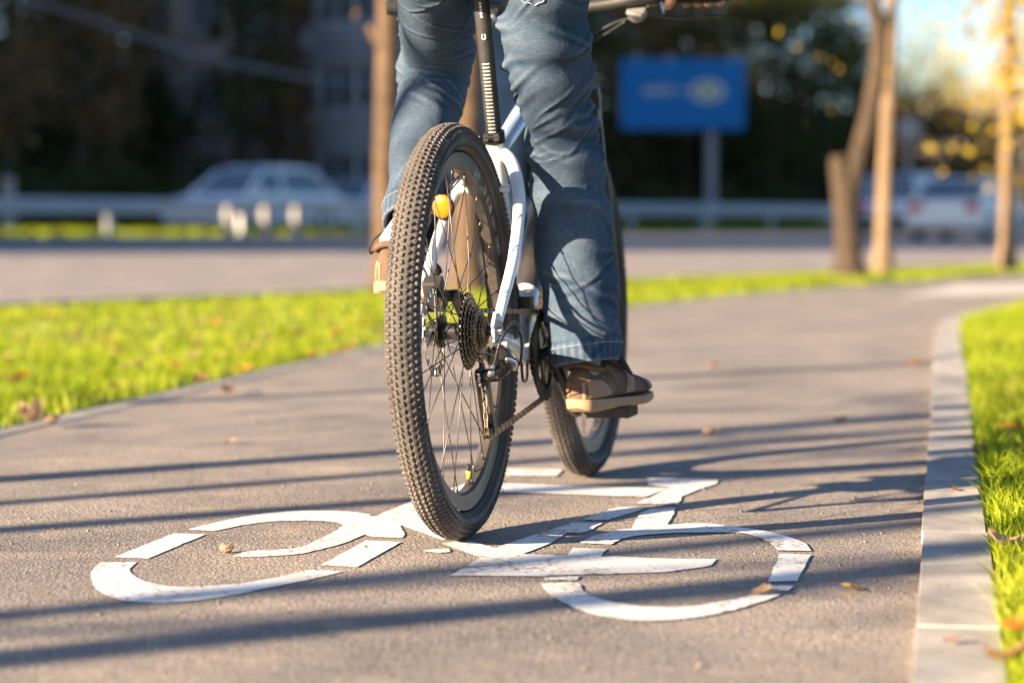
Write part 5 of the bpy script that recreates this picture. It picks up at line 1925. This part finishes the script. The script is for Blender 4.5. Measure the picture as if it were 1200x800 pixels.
# round sign
Yr_ = 66.0
q = P(1065, 152, Yr_)
rs_ = thing('round_sign', 'white round road sign on a thin pole behind the cars', 'sign', (float(q[0]), Yr_, gz(q[0], Yr_)))
dz = q[2] - gz(q[0], Yr_)
obj('disc', MB().lathe_y([(.001, -.02), (.33, -.02), (.34, 0), (.33, .02), (.001, .02)], 32, (0, -.06, dz), closed=False), M['postwhite'], rs_, auto=40)
obj('pole', MB().tube([(0, 0, 0), (0, 0, dz + .3)], .035, 10), M['galv'], rs_, smooth=True)


# cars
def car(label, paint, loc, heading, kind='sedan', length=4.4, height=1.45, width=1.75, group='cars on the avenue'):
    """heading: angle right of the view direction that the nose points to"""
    t = thing('car', label, 'car', loc, (0, 0, R(90 - heading)), group)
    L2 = length / 2
    if kind == 'sedan':
        low = [(-L2, .38), (-L2, .62), (-L2 + .05, .86), (-L2 + .45, .92), (0, .93), (L2 - 1.25, .92), (L2 - .35, .78), (L2 - .05, .62), (L2, .40), (L2 - .08, .24), (-L2 + .08, .24)]
        cab = [(-L2 + .42, .90), (-L2 + 1.05, height - .05), (-L2 + 1.5, height), (-.15 + .35, height), (.55, height - .09), (L2 - 1.05, .90)]
    else:
        low = [(-L2, .38), (-L2, .66), (-L2 + .05, .92), (0, .94), (L2 - 1.1, .92), (L2 - .3, .76), (L2 - .04, .6), (L2, .40), (L2 - .08, .24), (-L2 + .08, .24)]
        cab = [(-L2 + .10, .90), (-L2 + .42, height - .03), (-L2 + .8, height), (.2, height), (.55, height - .08), (L2 - 1.0, .90)]
    bm = bmesh.new()

    def slab(poly, fw, mtl_name, nm, inset_top=0.0, z0=0, z1=1):
        m = MB()
        n_ = len(poly)
        rings_ = []
        for yk, sc_ in ((-1, .93), (-.93, 1.0), (.93, 1.0), (1, .93)):
            cz = sum(p[1] for p in poly) / n_
            ring_ = []
            for x, z in poly:
                k = 1 - inset_top * (z - z0) / (z1 - z0)
                ring_.append((x * (1 if abs(yk) < .95 else .985), yk * fw * k, cz + (z - cz) * sc_))
            rings_.append(ring_)
        m.loft(rings_)
        return obj(nm, m, mtl_name, t, auto=35)
    slab(low, width / 2, paint, 'body')
    slab(cab, width / 2 * .93, M['carglass'], 'window_glass', .22, .9, height)
    roof = [p for p in cab if p[1] > height - .12]
    rp_ = MB()
    x0, x1 = roof[0][0] - .02, roof[-1][0] + .02
    rp_.loft([[(x, yk * width / 2 * .75 * (1 if abs(yk) < .9 else 1.0), z + dz_) for x, z, dz_ in ((x0, height - .07, 0), (x0 + .4, height, .012), (x1 - .4, height, .012), (x1, height - .10, 0), (x1, height - .13, 0), (x0, height - .12, 0))] for yk in (-1, -.5, 0, .5, 1)])
    obj('roof', rp_, paint, t, auto=50)
    for s in (-1, 1):
        for (xa, za), (xb, zb) in ((cab[0], cab[1]), (cab[-1], cab[-2]), ((.0, .9), (-.05, height - .03))):
            ya, yb = width / 2 * .93, width / 2 * .93 * (1 - .22 * (zb - .9) / (height - .9))
            obj('pillar', MB().tube([(xa, s * ya, za), (xb, s * (yb + .005), zb)], .045, 8), paint, t, smooth=True)
        for x in (-L2 + .82, L2 - .82):
            w_ = obj('wheel', MB().lathe_y([(.19, -.10), (.29, -.10), (.315, -.07), (.315, .07), (.29, .10), (.19, .10)], 28), M['cartyre'], t, auto=40, loc=(x, s * (width / 2 - .08), .315))
            obj('wheel_rim', MB().lathe_y([(.001, -.06), (.06, -.085), (.19, -.09), (.20, 0), (.19, .09), (.06, .085), (.001, .06)], 20, closed=False), M['alu'], w_, auto=40)
        obj('headlight', MB().ell((L2 - .14, s * (width / 2 - .30), .66), (.13, .20, .09), 14, 8), M['headlamp'], t, smooth=True)
        obj('taillight', MB().box((-L2 + .02, s * (width / 2 - .22), .72), (.09, .30, .20)), M['tail'], t, bevel=.02)
        obj('mirror', MB().ell((L2 - 1.3, s * (width / 2 + .08), .96), (.07, .11, .07), 10, 6), paint, t, smooth=True)
    obj('licence_plate', MB().box((-L2 - .006, 0, .62), (.02, .52, .13)), M['plate'], t)
    obj('rear_bumper', MB().box((-L2 - .01, 0, .42), (.10, width * .95, .18)), M['black'] if kind == 'hatch' else paint, t, bevel=.03)
    obj('front_bumper', MB().box((L2 - .01, 0, .40), (.10, width * .92, .16)), paint, t, bevel=.03)
    bm.free()
    return t


qa = RD(35.8, s_of(300, 35.8))
car('silver-blue saloon car behind the guard rail on the left', M['carsilver'], tuple(qa), 213, 'sedan', 4.7, 1.52)
Ya = 67.0
xa = (1066 - 600) / F_PX * Ya
car('pale blue car driving away beside the slim pale trunk', M['carblue'], (xa, Ya, gz(xa, Ya) - .01), 26, 'hatch', 4.3, 1.62)
Yb2 = 57.0
xb = (1131 - 600) / F_PX * Yb2
car('white car with red tail lamps driving away on the right', M['carwhite'], (xb, Yb2, gz(xb, Yb2) - .01), 24, 'sedan', 4.3, 1.40)
qd = RD(42.5, s_of(428, 42.5))
car('pale car partly hidden behind the sunlit trunk', M['carsilver'], tuple(qd), 213, 'hatch', 4.1, 1.45)


# buildings
def building(name, label, origin, heading, W_, D_, storeys, bays, wall, fh=3.0, win=(1.3, 1.6), curtain=.3, balcony=False, seed=1, detail=True):
    """facade faces -y of the local frame; heading turns it"""
    rnd = random.Random(seed)
    t = thing(name, label, 'building', origin, (0, 0, R(heading)))
    H = storeys * fh + .8
    wallm = MB()
    # facade built from piers and spandrels so that the windows are real openings
    bw = W_ / bays
    th_ = .35
    ww, wh = win
    for b_ in range(bays + 1):
        xw = bw - ww if 0 < b_ < bays else (bw - ww) / 2
        xc = -W_ / 2 + b_ * bw + (0 if 0 < b_ < bays else (xw / 2 if b_ == 0 else -xw / 2))
        wallm.box((xc, th_ / 2, H / 2), (xw, th_, H))
    for s_ in range(storeys + 1):
        zlo = 0 if s_ == 0 else (s_ - 1) * fh + 1.0 + wh
        zhi = s_ * fh + 1.0 if s_ < storeys else H
        for b_ in range(bays):
            wallm.box((-W_ / 2 + (b_ + .5) * bw, th_ / 2 + .003, (zlo + zhi) / 2), (ww, th_ - .006, zhi - zlo))
    wallm.box((-W_ / 2 + .15, D_ / 2 + th_ / 2, H / 2), (.3, D_ - th_, H)).box((W_ / 2 - .15, D_ / 2 + th_ / 2, H / 2), (.3, D_ - th_, H)).box((0, D_ - .1, H / 2), (W_ - .6, .3, H))
    obj('wall', wallm, wall, t)
    obj('roof', MB().box((0, D_ / 2, H + .12), (W_ + .6, D_ + .6, .24)), M['roofm'], t)
    fme = MB()
    for x_ in (-ww / 2 + .04, 0, ww / 2 - .04):
        fme.box((x_, .16, 0), (.08, .07, wh))
    for z_ in (-wh / 2 + .04, wh / 2 - .04):
        fme.box((0, .158, z_), (ww, .066, .08))
    fme = fme.mesh('window')
    fme.materials.append(M['frame'])
    gme = MB().box((0, .20, 0), (ww, .02, wh)).mesh('pane')
    gme.materials.append(M['glass'])
    cme = MB().box((-ww * .27, .26, 0), (ww * .42, .02, wh * .98)).mesh('curtain')
    cme.materials.append(M['curtain'])
    for s_ in range(storeys):
        for b_ in range(bays):
            q_ = (-W_ / 2 + (b_ + .5) * bw, 0, s_ * fh + 1.0 + wh / 2)
            w_ = obj('window', fme, None, t, loc=q_)
            obj('pane', gme, None, w_)
            if rnd.random() < curtain:
                obj('curtain', cme, None, w_)
            if balcony and s_ > 0 and b_ % 3 == 1:
                obj('balcony', MB().box((q_[0], -.55, s_ * fh + .55), (bw * .9, 1.1, 1.0)), M['wallgrey'], t)
    return t


def facing(u, Y):
    x = (u - 600) / F_PX * Y
    return (x, Y, gz(x, Y) - .02)


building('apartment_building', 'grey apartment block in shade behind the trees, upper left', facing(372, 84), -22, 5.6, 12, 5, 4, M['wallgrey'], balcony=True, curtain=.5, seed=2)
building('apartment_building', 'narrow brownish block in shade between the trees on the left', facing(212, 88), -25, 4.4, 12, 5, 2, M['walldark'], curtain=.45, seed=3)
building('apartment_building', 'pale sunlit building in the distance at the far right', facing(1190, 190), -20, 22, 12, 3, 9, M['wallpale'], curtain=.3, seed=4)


# unseen blocks added left of the frame, shaped and spaced to shade the far side
def shading_tower(label, a0, a1, b0, b1, H, seed):
    cen = U * (a0 + a1) / 2 + V * (b0 + b1) / 2
    t = thing('shading_block', label, 'building', (float(cen[0]), float(cen[1]), 0), (0, 0, math.atan2(U[1], U[0])))
    la, lb = a1 - a0, b1 - b0
    obj('wall', MB().box((0, 0, H / 2), (la, lb, H)), M['wallgrey'], t)
    obj('roof', MB().box((0, 0, H + .3), (la + .4, lb + .4, .6)), M['roofm'], t)
    wm_ = MB().box((0, 0, 0), (.10, 1.5, 1.5)).mesh('window')
    wm_.materials.append(M['glass'])
    nb = max(2, int(lb / 4))
    for f in range(int(H / 3) - 1):
        for k in range(nb):
            obj('window', wm_, None, t, loc=(la / 2 + .03, -lb / 2 + (k + .5) * lb / nb, 2.2 + f * 3))


shading_tower('unseen tall grey block added left of the camera for its shade, nearer of two', -40, -27, 30.0, 42.9, 36, 1)
shading_tower('unseen tall grey block added left of the camera for its shade, farther of two', -46, -27, 45.5, 122, 36, 2)


# trees behind the avenue
def wood_tree(label, u, d, hgt, rad, leaf, n_, lsize, seed, bark='barkdark', name='background_tree', base=.22, cat='tree', group='trees behind the avenue'):
    rnd = random.Random(seed)
    q = RD(d, s_of(u, d))
    t = thing(name, label, cat, tuple(q), group=group)
    mb = MB()
    tp = [Vector((0, 0, -.1))]
    for k in range(1, 7):
        tp.append(Vector((rnd.uniform(-.15, .15) * k * .5, rnd.uniform(-.15, .15) * k * .5, hgt * .8 * k / 6)))
    r = .035 * hgt * .55
    mb.tube(tp, [r * 1.25, r, r * .85, r * .7, r * .5, r * .3, r * .12], 9)
    tips = []
    for k in range(9):
        i = rnd.randint(2, 5)
        a = rnd.uniform(0, 6.28)
        branch(mb, tp[i], (math.cos(a), math.sin(a), rnd.uniform(.1, .9)), rad * rnd.uniform(.6, 1.0), r * .35, 1, tips, rnd)
    obj('trunk', mb, M[bark], t, smooth=True)
    # crown: clumps of leaves in an uneven volume
    ncl = 26
    cl_ = []
    for k in range(ncl):
        a, zz = rnd.uniform(0, 6.28), rnd.uniform(base, 1.0)
        rad_z = rad * math.sin(math.pi * min(.97, max(.12, (zz - base) / (1 - base) * .85 + .12))) ** .6
        rr = rad_z * math.sqrt(rnd.uniform(.1, 1))
        cl_.append((rr * math.cos(a), rr * math.sin(a), zz * hgt, rad * rnd.uniform(.16, .34)))
    cl_ = np.array(cl_)
    idx = rng.integers(0, ncl, n_)
    cen = cl_[idx, :3] + rng.normal(size=(n_, 3)) * cl_[idx, 3][:, None] * np.array([1, 1, .8])
    cen[:, 2] = np.maximum(cen[:, 2], .15)
    quads_mesh('crown', cen, lsize, leaf, t)
    return t


bg = [
    ('brown bushy tree at the left edge behind the rail', 12, 51, 11, 1.9, 'leafbrown'),
    ('brown tree second from the left edge', 96, 50, 12, 1.5, 'leafbrown'),
    ('brown leaved tree behind the left end of the rail', 138, 53, 12, 1.1, 'leafbrown'),
    ('dark tree left of the shaded facade', 288, 50, 12, 1.0, 'leafdark'),
    ('brown tree standing behind the silver car', 322, 52, 12, 1.2, 'leafbrown'),
    ('thin brown tree before the grey facade', 352, 50, 12, .55, 'leafbrown'),
    ('dark tree behind the sunlit trunk', 470, 52, 12, 3.0, 'leafdark'),
    ('dark tree behind the left knee', 560, 53, 13, 3.4, 'leafbrown'),
    ('dark tree behind the right leg', 655, 53, 13, 3.4, 'leafdark'),
    ('brown tree left of the blue board', 715, 55, 12, 3.2, 'leafbrown'),
    ('dark green tree right behind the blue board', 800, 54, 13, 3.6, 'leafdark'),
    ('orange tinted tree above the blue board', 868, 58, 15, 4.0, 'leaforange'),
    ('dense dark green tree right of the blue board', 905, 50, 12, 3.0, 'leafdark'),
    ('dark green tree left of the forked trunk', 955, 51, 14, 3.2, 'leafdark'),
    ('dark tree behind the forked trunk', 1000, 53, 10, 2.6, 'leafdark'),
    ('tall dark tree of the back row at the left edge', 5, 62, 14, 3.0, 'leafdark'),
    ('tall brown tree of the back row, second from the left', 62, 61, 14, 2.6, 'leafbrown'),
    ('tall dark tree of the back row, third from the left', 118, 63, 14, 2.8, 'leafdark'),
    ('tall brown tree of the back row behind the sunlit trunk', 490, 62, 14, 3.4, 'leafbrown'),
    ('tall dark tree of the back row behind the rider', 600, 62, 15, 4.2, 'leafdark'),
    ('tall brown tree of the back row left of the blue board', 690, 61, 15, 4.2, 'leafbrown'),
    ('tall dark tree of the back row above the blue board', 765, 62, 15, 4.4, 'leafdark'),
    ('tall brown tree of the back row right above the blue board', 830, 63, 15, 4.2, 'leafbrown'),
    ('tall dark tree of the back row toward the forked trunk', 930, 62, 16, 4.4, 'leafdark'),
]
for i, (lab, u, d, hh, rd_, lf) in enumerate(bg):
    wood_tree(lab, u, d, hh, rd_, M[lf], 7000 if d > 60 else int(700 + 700 * rd_) if u < 440 else int(1400 + 900 * rd_), .17, 100 + i, base=.04 if d > 60 else .22)
bushes = [
    ('red-brown bush behind the pale blue car', 1060, 50, 6.0, 3.2, 'leafbrown'),
    ('red-brown bush between the two cars on the right', 1105, 52, 6.4, 3.4, 'leafbrown'),
    ('brown bush behind the white car', 1150, 50, 6.2, 3.4, 'leafbrown'),
    ('brown bush at the right edge behind the pale trunk', 1205, 48, 6.0, 3.4, 'leafbrown'),
]
for i, (lab, u, d, hh, rd_, lf) in enumerate(bushes):
    wood_tree(lab, u, d, hh, rd_, M[lf], 3600, .16, 140 + i, name='bush', base=.05, cat='bush', group='brown bushes on the right')
for i, (lab, u, d, hh, rd_, lf, nn) in enumerate([
        ('yellow autumn tree in the sunlight at the upper right', 1128, 66, 13, 4.4, 'leafyellow', 3000),
        ('thin yellow green tree against the sky right of the forked trunk', 1072, 62, 13, 3.4, 'leafpale', 3200),
        ('yellow tree at the right edge against the sky', 1215, 60, 13, 4.0, 'leafyellow', 2600),
        ('orange tree low on the skyline at the right', 1165, 84, 9, 4.6, 'leaforange', 1800)]):
    wood_tree(lab, u, d, hh, rd_, M[lf], nn, .13, 151 + i, group='autumn trees against the sky', base=.42)
# low hedge behind the median, left
for i, u in enumerate((20, 105, 160, 262, 330, 760, 840, 920)):
    wood_tree(['low green shrub at the left edge behind the far lane', 'second low shrub from the left behind the far lane', 'third low shrub from the left behind the far lane', 'low shrub just left of the silver car', 'low shrub behind the silver car', 'low shrub left of the board post', 'low shrub behind the board post', 'low shrub right of the board post'][i],
              u, 48.2, 1.5, 1.5, M['leafdark'], 900, .13, 160 + i, name='shrub', base=.05, cat='shrub', group='low shrubs behind the far lane')

# dense hedge row closing the view behind the board
for i, u in enumerate((480, 545, 610, 675, 735, 790, 845, 900, 950, 1000, 10, 75, 135)):
    wood_tree('dense dark hedge bush behind the trees, ' + ['left of the rider', 'behind the left knee', 'behind the right thigh', 'beside the right leg', 'left of the board', 'under the board', 'right of the board post', 'right of the board', 'left of the forked trunk', 'behind the forked trunk', 'at the left edge', 'second from the left edge', 'third from the left edge'][i],
              u, 57.5, 5.5, 3.0, M['leafdark'], 5200, .20, 180 + i, name='hedge_bush', base=.03, cat='bush', group='dark hedge behind the avenue')

# overhead cable on the left
wa, wb, wc = P(-120, -40, 60), P(250, 68, 62), P(700, 110, 66)
tag(obj('overhead_cable', MB().tube(crom([wa, P(60, 8, 61), wb, P(420, 98, 64), wc], 8), .045, 6), M['wire'], smooth=True), 'grey overhead cable sagging across the dark trees', 'cable')
# small white bollard at the left edge
q = RD(36.5, s_of(11, 36.5))
t = thing('bollard', 'small white bollard behind the rail at the left edge', 'bollard', tuple(q))
obj('bollard_body', MB().tube([(0, 0, 0), (0, 0, 1.05)], [.16, .13], 14), M['postwhite'], t, auto=40)
obj('bollard_cap', MB().ell((0, 0, 1.08), (.15, .15, .12), 14, 8), M['postwhite'], t, smooth=True)

# ================================================================== FALLEN LEAVES
def fallen(u, v, z, size, m, lab, cat='leaf', curl=.25, grp='fallen leaves on the verge', lift=0.0):
    q = G(u, v, z)
    n_ = 9
    rnd = random.Random(int(u * 7 + v))
    mb = MB()
    vs, fs = [], []
    for i in range(n_):
        t = i / (n_ - 1)
        w_ = size * .42 * math.sin(math.pi * min(.98, t * .9 + .06)) ** .8 * (1 + .22 * math.sin(t * 14))
        x = size * (t - .5)
        z_ = curl * size * (2 * (t - .5)) ** 2 * .6
        for s in (-1, -.5, 0, .5, 1):
            vs.append((x, s * w_, z_ + curl * size * abs(s) ** 1.6 * .5 + rnd.uniform(-.02, .02) * size))
    for i in range(n_ - 1):
        for j in range(4):
            fs.append((i * 5 + j, (i + 1) * 5 + j, (i + 1) * 5 + j + 1, i * 5 + j + 1))
    mb.add(vs, fs)
    mb.tube([(-size * .5, 0, vs[2][2]), (-size * .72, size * .05, vs[2][2] + size * .06)], size * .012, 5)
    o = obj('fallen_leaf', mb, M[m], smooth=True, loc=(q[0], q[1], z + .002 + lift))
    o.rotation_euler = (rnd.uniform(-.25, .25), rnd.uniform(-.25, .25), rnd.uniform(0, 6.28))
    tag(o, lab, cat, grp)
    return o


LZ = .045
for u, v, s, m, lab in [
    (25, 443, .075, 'fallorange', 'orange fallen leaf in the grass near the left edge'),
    (16, 447, .06, 'fallbrown', 'dark brown leaf beside the orange leaf at the left edge'),
    (91, 403, .07, 'falltan', 'tan leaf at the left in the grass, farther back'),
    (125, 402, .075, 'fallorange', 'orange leaf next to the tan leaf in the left grass'),
    (136, 415, .07, 'fallyellow', 'pale yellow leaf just in front of the orange one'),
    (155, 430, .075, 'falltan', 'curled tan leaf in the middle of the left grass'),
    (251, 381, .085, 'fallorange', 'bright orange leaf far back in the left grass'),
    (266, 357, .10, 'fallbrown', 'brown leaf at the far rim of the left grass'),
    (286, 410, .09, 'fallyellow', 'large pale yellow leaf in the grass toward the rider'),
    (311, 397, .09, 'fallyellow', 'bright yellow leaf behind the large pale one'),
    (350, 393, .085, 'fallbrown', 'dark brown leaf left of the rear tyre in the grass'),
    (396, 393, .08, 'fallorange', 'orange leaf in the grass left of the rear tyre'),
    (443, 389, .08, 'falltan', 'tan leaf in the grass right beside the rear tyre'),
    (401, 413, .07, 'fallorange', 'orange leaf at the path edge near the rear tyre'),
    (235, 446, .07, 'fallbrown', 'small brown leaf low in the left grass near the path'),
    (286, 434, .065, 'fallorange', 'orange leaf at the rim of the grass by the path'),
    (227, 418, .06, 'falltan', 'small tan leaf in the middle left grass'),
    (60, 372, .08, 'fallorange', 'orange leaf at the back of the grass, far left'),
    (212, 366, .08, 'fallyellow', 'yellow leaf at the back of the left grass'),
]:
    fallen(u, v, LZ, s, m, lab)
fallen(41, 494, .02, .085, 'falltan', 'curled tan leaf on the left path edge', curl=.7, grp='fallen leaves on the path')
fallen(58, 497, .012, .06, 'falltan', 'small tan leaf touching the curled one on the path edge', curl=.5, grp='fallen leaves on the path')
fallen(266, 460, .006, .05, 'fallbrown', 'brown leaf on the left path edge', curl=.5, grp='fallen leaves on the path')
fallen(270, 519, .004, .035, 'falltan', 'small pale leaf on the path left of the rear tyre', grp='fallen leaves on the path')
fallen(1072, 428, .004, .07, 'fallorange', 'orange leaf on the path near the kerb, farther back', grp='fallen leaves on the path')
fallen(832, 509, .004, .060, 'falltan', 'tan leaf on the path right of the front wheel', grp='fallen leaves on the path')
fallen(997, 690, .004, .048, 'fallyellow', 'yellow leaf lying on the path beside the painted wheel', curl=.12, grp='fallen leaves on the path')
fallen(893, 693, .006, .040, 'falltan', 'tan leaf scrap on the painted wheel ring', curl=.1, grp='fallen leaves on the path')
fallen(985, 493, .004, .04, 'fallbrown', 'small brown leaf on the path in the shadow streaks', grp='fallen leaves on the path')
fallen(835, 430, .004, .05, 'fallorange', 'small orange leaf on the path behind the front wheel', grp='fallen leaves on the path')
fallen(1118, 574, .024, .034, 'fallbrown', 'brown leaf lying on the right kerb', curl=.15, grp='fallen leaves on the path')
fallen(1115, 752, .024, .022, 'fallbrown', 'tiny brown leaf on the near end of the right kerb', curl=.2, grp='fallen leaves on the path')
fallen(1192, 742, .05, .05, 'fallorange', 'orange leaf in the right grass at the lower corner', curl=.4)
fallen(1186, 775, .05, .055, 'fallbrown', 'brown leaf in the right grass at the lower corner', curl=.4)
fallen(1176, 640, .05, .055, 'falltan', 'tan leaf in the right grass against the kerb', curl=.4)
fallen(1150, 535, .035, .05, 'fallbrown', 'brown leaf where the right grass meets the kerb', curl=.5)
fallen(1185, 505, .05, .06, 'fallorange', 'orange leaf farther back in the right grass', curl=.4)
sc_m = ['fallorange', 'fallbrown', 'falltan', 'fallyellow']
for k in range(30):
    u_ = random.uniform(5, 445)
    v_ = random.uniform(362, 500 - .215 * u_)
    fallen(u_, v_, .042, random.uniform(.035, .065), sc_m[k % 4], 'small ' + ['orange', 'dark brown', 'pale tan', 'yellow'][k % 4] + ' leaf bit scattered in the grass left of the path', grp='small leaves scattered in the left grass')
# dry clod on the painted wheel
q = G(265, 648)
cm = MB().ell((0, 0, .006), (.012, .009, .008), 12, 8)
cm.v = [tuple(c_ * random.uniform(.82, 1.18) for c_ in v_) for v_ in cm.v]
tag(obj('dirt_clod', cm, M['clod'], loc=(q[0], q[1], .003)), 'small dry clod of dirt inside the left painted wheel', 'clod')
